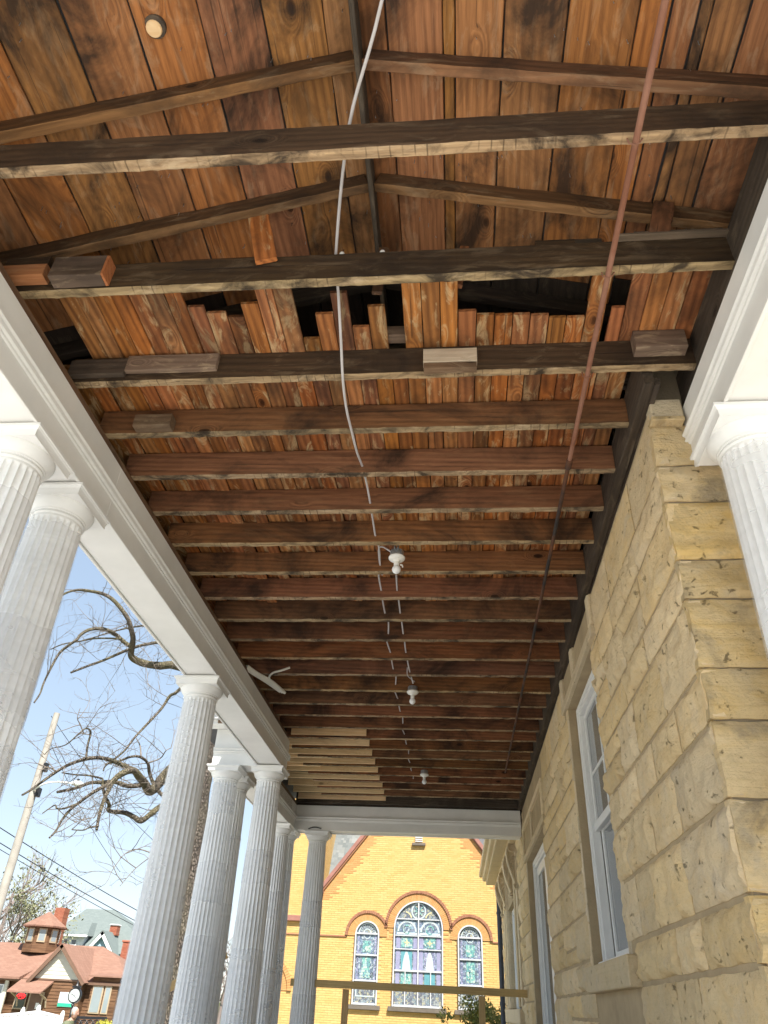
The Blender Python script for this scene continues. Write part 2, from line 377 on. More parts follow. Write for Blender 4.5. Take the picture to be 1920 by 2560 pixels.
# ------------------------------------------------------------------ timber helpers
def plank_mesh(name, L, W, T, mats, seed=0, seg=10, jw=.0, jb=.0, edge_mat=None, bow=0.0, cham=.003):
    """length along local X (0..L), width along Y (centred), thickness up Z (0..T); bottom edge jitter jb, side jitter jw"""
    rnd = random.Random(seed); mb = MB(); rings = []
    for i in range(seg + 1):
        x = L * i / seg; b = bow * math.sin(math.pi * i / seg)
        a = [rnd.uniform(-jw, jw) for _ in range(2)]; e = [rnd.uniform(-jb, jb) for _ in range(4)]
        y0 = -W / 2 + a[0] + b; y1 = W / 2 + a[1] + b; c = cham
        r = [(x, y0 + c + e[0], e[1]), (x, y1 - c + e[2], e[3]), (x, y1, c + abs(e[3])), (x, y1, T - c), (x, y1 - c, T), (x, y0 + c, T), (x, y0, T - c), (x, y0, c + abs(e[1]))]
        rings.append(len(mb.v)); mb.v += r
    n = 8
    for i in range(seg):
        for k in range(n):
            l = (k + 1) % n
            mb.f.append((rings[i] + k, rings[i] + l, rings[i + 1] + l, rings[i + 1] + k))
            mb.m.append(1 if (edge_mat and k in (0, 1, 7)) else 0)
    mb.f.append(tuple(rings[0] + k for k in range(n))[::-1]); mb.m.append(0)
    mb.f.append(tuple(rings[-1] + k for k in range(n))); mb.m.append(0)
    return mb.mesh(name, mats)
M['loft_shade'] = wood('loft_shade_board', (.012, .009, .007), (.045, .03, .02), stain_amt=.6, bleach_amt=.05, var=.2)  # near-black wood: the unlit loft's shade put into the board colour
RX, RZ0, SL = -.385, 3.53, .29      # ridge position, underside of sheathing at the ridge, slope
YN, YF = -.25, 12.7  # near end is out of view, cut short to let sun onto the floor
ang = math.atan(SL)
roof = thing('porch_roof', 'open gabled porch roof of wide orange pine boards on dark rafters', 'roof', (RX, 5.7, 3.6))
def roofz(x): return RZ0 - SL * abs(x - RX)
rnd = random.Random(4)
LB = [-.385, -.52, -.764, -1.014, -1.268, -1.52, -1.779, -2.03, -2.28, -2.52]
RB = [-.385, -.26, -.018, .033, .233, .477, .737, .851, .945, .991, 1.114, 1.30, 1.52, 1.75, 1.98, 2.2]
NOKN = (-1.268, -1.014)
for side, B in ((-1, LB), (1, RB)):
    for i in range(len(B) - 1):
        a, b = sorted((B[i], B[i + 1])); wdt = (b - a) / math.cos(ang) - .007
        cx = (a + b) / 2; cz = roofz(cx)
        cuts = [YN, rnd.uniform(2.5, 2.75), rnd.uniform(5.5, 7.5), YF]
        for j in range(3):
            L = cuts[j + 1] - cuts[j] - .004
            me = plank_mesh('roof_board', L, wdt, .022, [M['roof_board'] if j == 0 else M['loft_shade']], seed=i * 17 + j + (200 if side > 0 else 0), seg=14, jw=.003)
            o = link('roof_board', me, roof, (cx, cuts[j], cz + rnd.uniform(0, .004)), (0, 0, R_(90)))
            # length along +Y; tilt about Y to follow the slope
            o.rotation_mode = 'QUATERNION'
            q1 = Matrix.Rotation(R_(90), 3, 'Z'); q2 = Matrix.Rotation(math.atan(SL) * (1 if side > 0 else -1), 3, 'Y')
            o.rotation_quaternion = (q2 @ q1).to_quaternion()
# outer roof skin keeps the daylight out
M['shingle_grey'] = plain('grey_roof_shingle', (.12, .12, .125), .9, .2, 3, .3)
mb = MB()
for side, xe in ((-1, -2.55), (1, 2.25)):
    ze = roofz(xe); mb.prism(((RX, YN - .1, RZ0 + .045), (xe, YN - .1, ze + .045), (xe, YN - .1, ze + .085), (RX, YN - .1, RZ0 + .085)), (0, YF - YN + .2, 0))
xe = -3.15; mb.prism(((-2.55, 8.15, roofz(-2.55) + .045), (xe, 8.15, roofz(xe) + .045), (xe, 8.15, roofz(xe) + .085), (-2.55, 8.15, roofz(-2.55) + .085)), (0, YF - 8.15 + .1, 0))
mb.build('roof_covering', M['shingle_grey'], roof)
# rafters with ridge board
RY = [.33, .93, 1.505, 2.085] + [2.69 + .61 * k for k in range(17)]
for k, y in enumerate(RY):
    for side, xe in ((-1, -2.42), (1, 2.05)):
        Lr = abs(xe - RX) / math.cos(ang) - .02
        me = plank_mesh('rafter', Lr, .048, .098, [M['rafter'], M['rafter_edge']] if k < 4 else [M['loft_shade'], M['loft_shade']], seed=300 + k * 2 + side, seg=24, jw=.002, jb=.002, edge_mat=True)
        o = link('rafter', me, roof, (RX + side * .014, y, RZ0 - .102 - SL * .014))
        o.rotation_mode = 'QUATERNION'
        if side > 0: mtx = Matrix.Rotation(ang, 3, 'Y')
        else: mtx = Matrix.Rotation(-ang, 3, 'Y') @ Matrix.Rotation(math.pi, 3, 'Z')
        o.rotation_quaternion = mtx.to_quaternion()
me = plank_mesh('ridge_board', YF - YN, .024, .155, [M['dark_beam']], seed=5, seg=20, jw=.002, jb=.003)
link('ridge_board', me, roof, (RX, YN, RZ0 - .165), (0, 0, R_(90)))
# bright knot hole patch: a loose knot missing in one board (pale plug)
kb = MB().lathe([(.030, 0), (.033, .004), (.034, .012), (.02, .013)], 18)
r = at(386, 70, 1.0); t = (RZ0 + SL * -RX) / (r.z - SL * r.x); kp = r * t
o = kb.build('knot_plug', M['new_wood'], roof, 40, loc=(0, 0, .006)); o.location = Vector((kp.x, kp.y, kp.z - .009)) - WL(roof)
o = MB().lathe([(.042, 0), (.045, .003), (.045, .02)], 20).build('knot_hole', M['dark_beam'], roof, 40, loc=(0, 0, 0)); o.location = Vector((kp.x + .004, kp.y - .004, kp.z - .006)) - WL(roof)
nl = MB(); rn = random.Random(77)
for _ in range(170):
    x = rn.uniform(-1.95, 1.15); y = rn.uniform(.9, 2.4); z = roofz(x); nl.tube([(x, y, z + .004), (x + rn.uniform(-.004, .004), y + rn.uniform(-.004, .004), z - rn.uniform(.012, .03))], .0016, 5)
tag(nl.build('nail_tips', M['galv'], roof), kind='stuff')
# ------------------------------------------------------------------ ceiling frame
H = 2.7
frame = thing('ceiling_frame', 'row of old dark brown ceiling joists with narrow orange boards nailed above them', 'ceiling', (-.4, 6.9, 2.7))
JY = [1.525, 2.115, 2.722] + [3.135 + .4055 * k for k in range(22)]       # far faces
JT, JD = .046, .182
joist_holes = []
for k, yf in enumerate(JY):
    x0 = -2.06; x1 = 1.24 if k < 3 else .966
    dark = k < 3
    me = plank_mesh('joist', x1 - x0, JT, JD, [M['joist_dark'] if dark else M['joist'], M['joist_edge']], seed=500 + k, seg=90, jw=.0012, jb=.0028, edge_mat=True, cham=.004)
    o = link('joist', me, frame, (x0, yf - JT / 2, H + random.Random(k).uniform(-.006, .006)), (random.Random(k + 50).uniform(-.02, .02), random.Random(k + 90).uniform(-.0015, .0015), random.Random(k + 70).uniform(-.0025, .0025)))
def yl(k): return JY[k - 1] - JT          # near face of joist k (1-based)
# end joist against the cross beam
me = plank_mesh('joist', 3.5, .05, .17, [M['dark_beam']], seed=77, seg=50, jb=.006); link('joist', me, frame, (-2.54, 12.07, 2.675))
# narrow ceiling boards over the joists, from joist 2 to the end; broken short at the hole
BX = [-2.0, -1.965, -1.873, -1.782, -1.69, -1.60, -1.51, -1.414, -1.326, -1.238, -1.134, -1.047, -.956, -.865, -.77, -.681, -.587, -.5, -.41, -.32, -.234, -.139, -.047, .041, .134, .224, .315, .402, .494, .581, .673, .764, .791, .859, .95, 1.04, 1.13, 1.22]
START = {8: 2.353, 9: 2.393, 10: 2.425, 11: 2.343, 14: 2.589, 15: 2.428, 16: 2.30, 17: 2.518, 18: 2.391, 19: None, 23: 2.442, 24: 2.468, 25: 2.478, 26: 2.477, 27: 2.486, 28: 2.504, 29: 2.508, 31: None, 32: 2.453}
ZB = H + JD + .003
for i in range(len(BX) - 1):
    a, b = BX[i], BX[i + 1]
    if i == 0: continue
    rr = random.Random(900 + i)
    ys = START.get(i, 2.10)
    if ys is None: ys = 2.76
    end = 12.1
    cuts = [ys, 2.70 if rr.random() < .85 else 2.72, rr.choice([5.14, 5.55, 5.95]), rr.choice([8.4, 8.8]), end]
    if i in (19, 31): cuts = cuts[1:]
    if b > 1.0: cuts = cuts[:2]
    for j in range(len(cuts) - 1):
        L = cuts[j + 1] - cuts[j] - .002
        if L < .05: continue
        me = plank_mesh('ceiling_board', L, b - a - .004, .019, [M['ceil_board']], seed=i * 31 + j, seg=4, jw=.001)
        link('ceiling_board', me, frame, ((a + b) / 2, cuts[j], ZB + rr.uniform(0, .004)), (0, rr.uniform(-.01, .01), R_(90)))
for i, (a, b) in enumerate(((-2.26, -2.165), (-2.165, -2.07), (-2.07, -1.97))):
    for j, (ya, yb) in enumerate(((2.73, 5.55), (5.55, 8.7))):
        me = plank_mesh('ceiling_board', yb - ya - .002, b - a - .004, .019, [M['ceil_board']], seed=700 + i * 5 + j, seg=4, jw=.001)
        link('ceiling_board', me, frame, ((a + b) / 2, ya, ZB), (0, 0, R_(90)))
# ledger on the stone wall, plates on the beams
me = plank_mesh('ledger', 9.35, .05, .24, [M['dark_beam']], seed=31, seg=40, jb=.004, jw=.002); link('ledger', me, frame, (.992, 2.735, 2.648), (0, 0, R_(90)))
me = plank_mesh('ledger', 9.3, .035, .05, [M['dark_beam']], seed=32, seg=40, jb=.004, jw=.002); link('ledger', me, frame, (1.036, 2.76, 2.655), (0, 0, R_(90)))
me = plank_mesh('wall_plate', 8.8, .26, .22, [M['plate']], seed=33, seg=30, jb=.003); link('wall_plate', me, frame, (-2.135, -.2, 2.476), (0, 0, R_(90)))
me = plank_mesh('wall_plate', 3.6, .26, .22, [M['plate']], seed=34, seg=30, jb=.003); link('wall_plate', me, frame, (-2.66, 8.62, 2.476), (0, 0, R_(90)))
me = plank_mesh('wall_plate', 3.15, .24, .4, [M['dark_beam']], seed=35, seg=30, jb=.003); link('wall_plate', me, frame, (1.335, -.2, 2.49), (0, 0, R_(90)))
for (x_, y_, L_) in ((-2.3, -.2, 8.85), (-2.84, 8.6, 4.0), (1.46, -.2, 3.1)):  # boards added to block daylight leaking in above the beams
    me = plank_mesh('frieze_board', L_, .03, .40, [M['dark_beam']], seed=36, seg=10); link('frieze_board', me, frame, (x_, y_, 2.66), (0, 0, R_(90)))
me = plank_mesh('wall_plate', 3.6, .22, .5, [M['dark_beam']], seed=38, seg=30); link('wall_plate', me, frame, (-2.56, 12.26, 2.63))
# nailing blocks, cleats and laths left on the joists
def block(x0, x1, y0, y1, z0, z1, m='block', name='nailing_block', rot=0, mats=None):
    L = x1 - x0
    me = plank_mesh(name, L, y1 - y0, z1 - z0, [M[m]], seed=int(abs(x0 * 1000)) + int(z0 * 100), seg=4, jw=.001, jb=.0012)
    return link(name, me, frame, (x0, (y0 + y1) / 2, z0), (0, rot, 0))
block(-2.10, -1.875, 2.005, 2.066, 2.735, 2.815, 'block_cut')
block(-2.10, -1.885, 2.02, 2.066, 2.818, 2.89, 'joist_dark')
block(-1.835, -1.585, 1.995, 2.066, 2.705, 2.845, 'block')
block(-1.584, -1.572, 1.996, 2.066, 2.707, 2.843, 'block_cut')
block(-2.05, -1.735, 2.640, 2.673, 2.73, 2.842, 'dark_beam')
block(-1.735, -1.235, 2.645, 2.673, 2.755, 2.868, 'block')
block(-.138, .136, 2.628, 2.673, 2.735, 2.83, 'block_pale')
block(-.135, .133, 2.632, 2.673, 2.69, 2.733, 'plate')
block(.92, 1.17, 2.60, 2.673, 2.765, 2.885, 'block')
block(-1.82, -1.6, 3.02, 3.087, 2.70, 2.785, 'plate')
block(.82, 1.2, 2.04, 2.066, 2.886, 2.904, 'block', 'lath'); block(.75, 1.22, 2.03, 2.066, 2.866, 2.882, 'block', 'lath')
block(.40, .58, 2.12, 2.17, 2.90, 2.985, 'joist_dark'); block(.58, .70, 2.12, 2.18, 2.90, 2.98, 'dark_beam')
def cleat(xa, za, xb, zb, y, wd, m):
    d = Vector((xb - xa, 0, zb - za)); L = d.length
    me = plank_mesh('cleat', L, .022, wd, [M[m]], seed=int(abs(xa) * 999), seg=6, jw=.001, jb=.004)
    o = link('cleat', me, frame, (xa, y, za)); o.rotation_euler = (0, -math.atan2(d.z, d.x), 0)
cleat(-.79, 2.83, -.875, 3.17, 2.048, .10, 'ceil_board'); cleat(.97, 2.87, 1.03, 3.10, 2.048, .09, 'roof_board')
cleat(-1.30, 2.90, -.9, 2.90, 2.155, .09, 'rafter')
# odd pieces lying in the loft above the hole, two in the shade colour
block(-1.6, 1.1, 2.98, 3.02, 2.92, 3.10, 'loft_shade', 'loft_board'); block(-1.9, 1.1, 3.02, 3.05, 2.90, 3.3, 'loft_shade', 'loft_board'); block(-.62, -.05, 2.60, 2.66, 2.91, 2.98, 'block', 'loft_board')
cleat(.06, 2.9, .1, 3.2, 2.3, .045, 'ceil_board'); cleat(-.33, 2.9, -.31, 3.25, 2.32, .05, 'rafter')
# new yellow sister boards on the far joists
SX = [-1.065, -1.07, -1.075, -1.072, -1.07, -1.084, -1.077, -1.085, -1.094]
for i in range(9):
    k = 18 + i
    yn = yl(k) if k <= 25 else 12.04
    xs = -1.99 if k < 19 else -2.5
    me = plank_mesh('sister_board', SX[i] - xs, .036, .089, [M['new_wood']], seed=60 + i, seg=6, cham=.002)
    link('sister_board', me, frame, (xs, yn - .0195, H + .028))
    if i in (1, 2, 3):
        xr = (-1.72, -1.62, -1.83)[i - 1]
        me = plank_mesh('sister_board', xr - xs, .036, .089, [M['new_wood']], seed=80 + i, seg=4, cham=.002)
        link('sister_board', me, frame, (xs, yn + JT + .02, H + .006))
# ------------------------------------------------------------------ white beams
def beam(name, label, axis, fixed, a, b, inner_sign, width=.30, z0=2.28, z1=2.65, ends=(0, 0), lip=True):
    """hollow cased beam. axis 'Y' runs along Y with inner face at X=fixed; inner_sign = direction the inner face looks"""
    t = thing(name, label, 'beam')
    s = inner_sign; o_ = fixed - s * width
    def bx(mbx, u0, u1, z0_, z1_, aa=a, bb=b):
        u0, u1 = sorted((u0, u1))
        if axis == 'Y': mbx.cbox(u0, u1, aa, bb, z0_, z1_, .003)
        else: mbx.cbox(aa, bb, u0, u1, z0_, z1_, .003)
    zm0, zm1 = 2.415, 2.478
    # boards are split in lengths as joined on site
    cuts = [a] + [c for c in JOINTS.get(name + label, []) if a < c < b] + [b]
    for i in range(len(cuts) - 1):
        A, B = cuts[i], cuts[i + 1] - (.0015 if i < len(cuts) - 2 else 0)
        for nm, u0, u1, za, zb in (('upper_fascia', fixed, fixed - s * .02, zm1 - .02, z1), ('lower_fascia', fixed, fixed - s * .02, z0 + .0, zm0 + .02)):
            m_ = MB(); bx(m_, u0, u1, za, zb, A, B); m_.build(nm, M['white'], t)
    # outer face
    m_ = MB(); bx(m_, o_, o_ + s * .02, z0, z1); m_.build('outer_fascia', M['white'], t)
    m_ = MB(); bx(m_, fixed - s * .0215, o_ + s * .0215, z0 + .012, z0 + .03); m_.build('soffit', M['white'], t)
    # inner crown strip between the fascias, stepped profile
    prof = [(0, zm0 - .004), (.008, zm0), (.010, zm0 + .012), (.022, zm0 + .016), (.024, zm0 + .022), (.016, zm0 + .03), (.020, zm0 + .044), (.030, zm0 + .052), (.030, zm0 + .060), (0, zm0 + .066)]
    for side, f in ((s, fixed), (-s, o_)):
        m_ = MB(); pts = [(f + side * u, a, z) if axis == 'Y' else (a, f + side * u, z) for u, z in prof]
        m_.prism(pts, (0, b - a, 0) if axis == 'Y' else (b - a, 0, 0)); m_.build('moulding', M['white'], t, 25)
    for e, on in zip((a, b), ends):
        if on:
            m_ = MB(); q = (e - .0, e + .02) if e == b else (e - .02, e)
            u0, u1 = sorted((fixed, o_))
            if axis == 'Y': m_.cbox(u0, u1, q[0], q[1], z0, z1 - .004, .003)
            else: m_.cbox(q[0], q[1], u0, u1, z0, z1 - .004, .003)
            m_.build('end_board', M['white'], t)
            if on > 1:
                pr = [(u * .9, z) for u, z in prof]; m_ = MB()
                ee = e + (.02 if e == b else -.02); sg = 1 if e == b else -1
                pts = [(u0 - .026, ee + sg * u, z) if axis == 'Y' else (ee + sg * u, u0 - .026, z) for u, z in pr]
                m_.prism(pts, (u1 - u0 + .052, 0, 0) if axis == 'Y' else (0, u1 - u0 + .052, 0)); m_.build('moulding', M['white'], t, 25)
    return t
L1 = 'long white cased beam over the wrapped columns, old timber showing above it'
L2 = 'short white beam set back beyond the end of the long beam'
L3 = 'white cross beam closing the porch in front of the yellow church'
L4 = 'white beam ending against the stone corner, with a cream soffit'
L5 = 'short white return beam with eave above, beside the tree trunk'
JOINTS = {'porch_beam' + L1: [3.35, 6.1], 'porch_beam' + L4: [1.5]}
beam('porch_beam', L1, 'Y', -2.0, -.2, 8.74, 1, ends=(0, 2))
beam('porch_beam', L2, 'Y', -2.53, 8.53, 12.48, 1)
t3 = beam('porch_beam', L3, 'X', 12.12, -2.555, 1.005, -1)
beam('porch_beam', L4, 'Y', 1.2, -.2, 2.96, -1, width=.46)
t5 = beam('porch_beam', L5, 'X', 8.50, -2.84, -2.302, -1, z1=2.70)
mb = MB(); mb.cbox(-3.0, -2.31, 8.30, 8.50, 2.70, 2.745, .003); mb.cbox(-3.06, -2.31, 8.24, 8.5, 2.746, 2.80, .004); mb.build('eave_moulding', M['white'], t5)
mb = MB(); mb.cbox(-2.78, -2.66, 8.28, 8.305, 2.703, 2.74, .003); mb.build('eave_vent_block', M['plate'], t5)
# dark bent strap on the cross beam above the end column
pts = [at(771 + 4 * k, 2072 - 4 * math.sin(math.pi * k / 8), 12.10) for k in range(9)]
MB().tube(pts, .008, 6).build('lifting_strap', M['black_metal'], t3, True)
# ------------------------------------------------------------------ columns
ZC = 2.278; ZF = -.9
def rs(z):
    u = (z - ZF) / (ZC - .16 - ZF); u = max(0, min(1, u))
    return .176 - .039 * (u ** 1.5)
NF = 24
def column_parts():
    z_top = ZC - .165; n = NF * 8; mb = MB()
    zs = [ZF + .12] + [ZF + .15 + (z_top - .03 - ZF - .15) * k / 14 for k in range(15)] + [z_top - .022, z_top - .015, z_top - .008, z_top - .003, z_top]
    def fn(r, z, t):
        u = (t * NF / (2 * math.pi)) % 1.0; e = abs(u - .5) * 2
        if e > .80: d = 0
        else:
            d = math.sqrt(max(0, 1 - (e / .80) ** 2))
        top = max(0, min(1, (z_top - .002 - z) / .026)); lim = math.sqrt(max(0, 1 - (1 - top) ** 2))
        if lim < 1: d = d * lim if e < .8 * lim + .02 else 0
        return r - .0125 * d
    mb.lathe([(rs(z), z) for z in zs], n, fn=fn)
    shaft = mb.mesh('shaft', M['shaft'], 50)
    # neck, astragal, echinus
    r0 = rs(z_top)
    pr = [(r0, z_top - .001), (r0, z_top + .012), (r0 + .004, z_top + .014), (r0 + .008, z_top + .02), (r0 + .004, z_top + .027), (r0 + .003, z_top + .036), (r0 + .009, z_top + .038), (r0 + .011, z_top + .046),
          (r0 + .013, z_top + .048), (r0 + .026, z_top + .062), (r0 + .036, z_top + .076), (r0 + .042, z_top + .09), (r0 + .043, z_top + .1), (r0 + .038, z_top + .104)]
    ech = MB().lathe(pr, 64).mesh('echinus', M['white_cap'], 35)
    ab = MB(); rings = [(.178, ZC - .064), (.179, ZC - .042), (.183, ZC - .026), (.191, ZC - .016), (.197, ZC - .0145), (.197, ZC)]
    zb = rings[0][1]
    for i, (h, z) in enumerate(rings):
        ab.v += [(-h, -h, z), (h, -h, z), (h, h, z), (-h, h, z)]
    for i in range(len(rings) - 1):
        for k in range(4):
            l = (k + 1) % 4; ab.f.append((4 * i + k, 4 * i + l, 4 * i + 4 + l, 4 * i + 4 + k)); ab.m.append(0)
    ab.f.append((3, 2, 1, 0)); ab.m.append(0); e = 4 * (len(rings) - 1); ab.f.append((e, e + 1, e + 2, e + 3)); ab.m.append(0)
    aba = ab.mesh('abacus', M['white_cap'], 20)
    base = MB().lathe([(.235, ZF), (.235, ZF + .05), (.225, ZF + .052), (.228, ZF + .075), (.21, ZF + .095), (.195, ZF + .1), (.195, ZF + .115), (.177, ZF + .122)], 48).mesh('base', M['white_cap'], 35)
    return shaft, ech, aba, base
CM = column_parts()
def wrap_mesh(z0, z1, seed):
    rr = random.Random(seed); n = 96; m = max(4, int((z1 - z0) / .05)); mb = MB()
    for i in range(m + 1):
        for k in range(n):
            t = 2 * math.pi * k / n; z = z0 + (z1 - z0) * i / m
            if i in (0, m): z += .025 * noise.noise((math.cos(t) * 2, math.sin(t) * 2, seed * 7.7 + i)) + (.03 * (noise.noise((t * 6, seed, i)) if rr.random() < .3 else 0))
            r = rs(z) + .004 + .0018 * (1 + noise.noise((math.cos(t) * 5, math.sin(t) * 5, z * 2.5 + seed * 3.1))) + .001 * (1 + noise.noise((math.cos(t) * 2.5, math.sin(t) * 2.5, z * 14 + seed * 9.1)))
            mb.v.append((r * math.cos(t), r * math.sin(t), z))
    for i in range(m):
        for k in range(n):
            l = (k + 1) % n; mb.f.append((i * n + k, i * n + l, (i + 1) * n + l, (i + 1) * n + k)); mb.m.append(0)
    # loose torn tails
    for q in range(3):
        t = rr.uniform(0, 6.28); z = rr.choice((z0, z1)); r = rs(z) + .006
        p = Vector((r * math.cos(t), r * math.sin(t), z)); d = Vector((math.cos(t) * .4, math.sin(t) * .4, -1)).normalized(); s_ = Vector((-math.sin(t), math.cos(t), 0))
        a = len(mb.v)
        for j in range(5):
            wv = .016 * (1 - j / 5); c_ = p + d * (.022 * j) + Vector((math.cos(t), math.sin(t), 0)) * (.01 * math.sin(j * 1.7))
            mb.v += [tuple(c_ - s_ * wv), tuple(c_ + s_ * wv)]
        for j in range(4): mb.f.append((a + 2 * j, a + 2 * j + 1, a + 2 * j + 3, a + 2 * j + 2)); mb.m.append(0)
    me = mb.mesh('plastic_wrap', M['film'], True); return me
def column(x, y, label, bands, seed):
    t = thing('porch_column', label, 'column', (x, y, ZF), 'fluted white porch columns')
    for nm, me in zip(('shaft', 'echinus', 'abacus', 'base'), CM):
        link(nm, me, t, (x, y, 0))
    for i, (a, b) in enumerate(bands): link('plastic_wrap', wrap_mesh(a, b, seed + i * 13), t, (x, y, 0))
    return t
column(-2.178, 2.707, 'plastic-wrapped white fluted column, front one of the pair under the long beam', [(-.7, 1.95)], 1)
column(-2.178, 3.19, 'plastic-wrapped white fluted column, rear one of the pair, torn film hanging', [(1.05, 2.07), (1.0, 1.5), (-.5, .9)], 2)
column(-2.178, 5.93, 'single white fluted column standing alone midway under the long beam', [(-.7, 2.085)], 3)
column(-2.168, 8.65, 'white fluted column carrying the far end of the long beam', [(1.85, 2.05), (1.05, 1.38), (-.7, .45)], 4)
column(-2.685, 8.65, 'white fluted column under the short return beam, front of the outer pair', [(1.75, 2.09), (.85, 1.25), (-.7, .55)], 5)
column(-2.695, 9.14, 'white fluted column right behind the one under the short return beam', [(1.3, 1.62), (-.6, .9)], 6)
column(-2.69, 11.82, 'white fluted column under the set-back beam, just before the corner', [(1.0, 1.35), (-.6, .4)], 7)
column(-2.69, 12.30, 'white fluted column at the corner of the set-back beam and cross beam', [(.2, 1.7)], 8)
column(-2.175, 12.30, 'white fluted column standing free before the yellow church front', [(.95, 1.3), (-.5, .12)], 9)
column(1.352, 2.68, 'white fluted column in cloudy film before the stone corner', [(-.7, 2.095)], 10)
# ------------------------------------------------------------------ stone house on the right
WX = 1.03
house = thing('stone_house', 'house wall of rock-faced tan sandstone blocks running along the porch', 'house', (3.0, 8.0, GZ))
WIN = (5.22, 6.60, .33, 2.33); DOOR = (9.30, 11.76, -.9, 1.87); BAYW = (14.1, 16.7, -.1, 1.75); YEND = 18.9; ZTOP = 4.4  # wall top is out of view, kept low to let in more sun
def rocky(u, v, seed, amp):
    p = Vector((u * 5.2 + seed * 3.17, v * 5.2 + seed * 1.71, seed * .913))
    a = noise.fractal(p, .9, 2.1, 4)
    c = noise.voronoi(p * 1.15)[0]; b = c[1] - c[0]
    st = noise.noise((u * 4 + seed, v * 22, seed * 2.2))
    f_ = noise.fractal(p * 3.1, .8, 2.0, 3); ch = max(0, noise.noise(p * 2.3 + Vector((9, 3, 1))) - .32)
    return amp * (.55 + .62 * a + .55 * min(b, .7) + .15 * st + .22 * f_ - 1.5 * ch)
def stone(y0, y1, z0, z1, seed, side='W', amp=.03, mat='stone', j=.012, res=.032, name='stone', open0=False, xface=None):
    """one block: face grid pushed out by rock facing, edges falling back to the joint"""
    rr = random.Random(seed)
    u0, u1, v0, v1 = y0 + j, y1 - j, z0 + j, z1 - j
    nu = max(4, min(30, int((u1 - u0) / res))); nv = max(4, min(18, int((v1 - v0) / res)))
    mb = MB(); base = xface if xface is not None else (WX if side == 'W' else 2.95)
    tiltu, tiltv = rr.uniform(-.5, .5), rr.uniform(-.6, .4)
    for jv in range(nv + 1):
        for iu in range(nu + 1):
            fu, fv = iu / nu, jv / nv
            e = (1 - fu if open0 else min(fu, 1 - fu)) * (u1 - u0); f = min(fv, 1 - fv) * (v1 - v0)
            m = min(e, f); k = min(1.0, m / .035); k = k * k * (3 - 2 * k)
            jx = (rr.uniform(-.35, .35) / nu if 0 < iu < nu else 0); jz = (rr.uniform(-.35, .35) / nv if 0 < jv < nv else 0)
            ed = .006 * noise.noise((fu * 6 + seed, fv * 6, 3.3))
            u = u0 + (fu + jx) * (u1 - u0) + (ed if iu in (0, nu) else 0); v = v0 + (fv + jz) * (v1 - v0) + (ed if jv in (0, nv) else 0)
            d = k * (rocky(u, v, seed % 97, amp) + amp * .35 * (tiltu * (fu - .5) + tiltv * (fv - .5)) * 2)
            if side == 'W': mb.v.append((base - d, u, v))
            else: mb.v.append((u, base - d, v))
    for jv in range(nv):
        for iu in range(nu):
            a = jv * (nu + 1) + iu; mb.f.append((a, a + 1, a + nu + 2, a + nu + 1)); mb.m.append(0)
    # returns into the wall
    ring = [i for i in range(nu + 1)] + [jv * (nu + 1) + nu for jv in range(1, nv + 1)] + [nv * (nu + 1) + i for i in range(nu - 1, -1, -1)] + [jv * (nu + 1) for jv in range(nv - 1, 0, -1)]
    n0 = len(mb.v)
    for i in ring:
        x, y, z = mb.v[i]
        mb.v.append((x + .05, y, z) if side == 'W' else (x, y + .05, z))
    for q in range(len(ring)):
        p = (q + 1) % len(ring); mb.f.append((ring[q], ring[p], n0 + p, n0 + q)); mb.m.append(0)
    return mb.build(name, M[mat], house, 45)
# mortar core with its openings
mb = MB(); x0, x1 = WX + .005, WX + .42
ys = [2.965, WIN[0], WIN[1], DOOR[0], DOOR[1], BAYW[0], BAYW[1], YEND]
op = {1: WIN, 3: DOOR, 5: BAYW}
for i in range(7):
    if i in op:
        o_ = op[i]; mb.box(x0, x1, ys[i], ys[i + 1], o_[3], ZTOP); 
        if o_[2] > -.89: mb.box(x0, x1, ys[i], ys[i + 1], GZ, o_[2])
    else: mb.box(x0, x1, ys[i], ys[i + 1], GZ, ZTOP)
mb.build('wall_core', M['mortar'], house)
mb = MB().box(x0 + .005, 9.0, 2.962, 3.3, GZ, ZTOP); mb.build('wall_core', M['mortar_dark'], house)
mb = MB().box(x1, 9.0, YEND - .4, YEND, GZ, ZTOP); mb.box(8.6, 9.0, 3.3, YEND - .4, GZ, ZTOP); mb.build('wall_core', M['mortar'], house)
mb = MB().prism(((.7, 2.5, ZTOP), (9.4, 2.5, ZTOP), (5.0, 2.5, ZTOP + 1.8)), (0, YEND - 2.0, 0)); mb.build('house_roof', M['shingle_grey'], house)
g = NG('dim_room'); g.set(color=(.16, .15, .14), rough=.9); M['room'] = g.m
mb = MB().box(WX + .9, WX + .92, 3.4, YEND - .5, GZ, 3.0); mb.build('room_wall', M['room'], house)
# courses
ZJ = [2.66, 2.57, 2.29, 2.07, 1.75, 1.55, 1.23, 1.01, .71, .39, .18, -.12, -.45, -.9]
ZJ = [2.64, 2.29, 2.07, 1.75, 1.55, 1.23, 1.01, .71, .39, .18, -.12, -.45, -.9]
EXC = [(4.98, 6.80, 2.33, 2.72), (WIN[0], WIN[1] + .012, .16, 2.34), (4.97, 6.62, .155, .335), (DOOR[0], DOOR[1] + .012, -1, 1.88), (9.05, 12.0, 1.87, 2.36), (13.55, 17.4, -.2, 2.7)]
def free(ya, yb, za, zb):
    """sub-intervals of ya..yb free of openings over the course za..zb"""
    iv = [(ya, yb)]
    for e in EXC:
        if min(zb, e[3]) - max(za, e[2]) > .02:
            nw = []
            for a, b in iv:
                if e[1] <= a or e[0] >= b: nw.append((a, b)); continue
                if e[0] - a > .05: nw.append((a, e[0]))
                if b - e[1] > .05: nw.append((e[1], b))
            iv = nw
    return iv
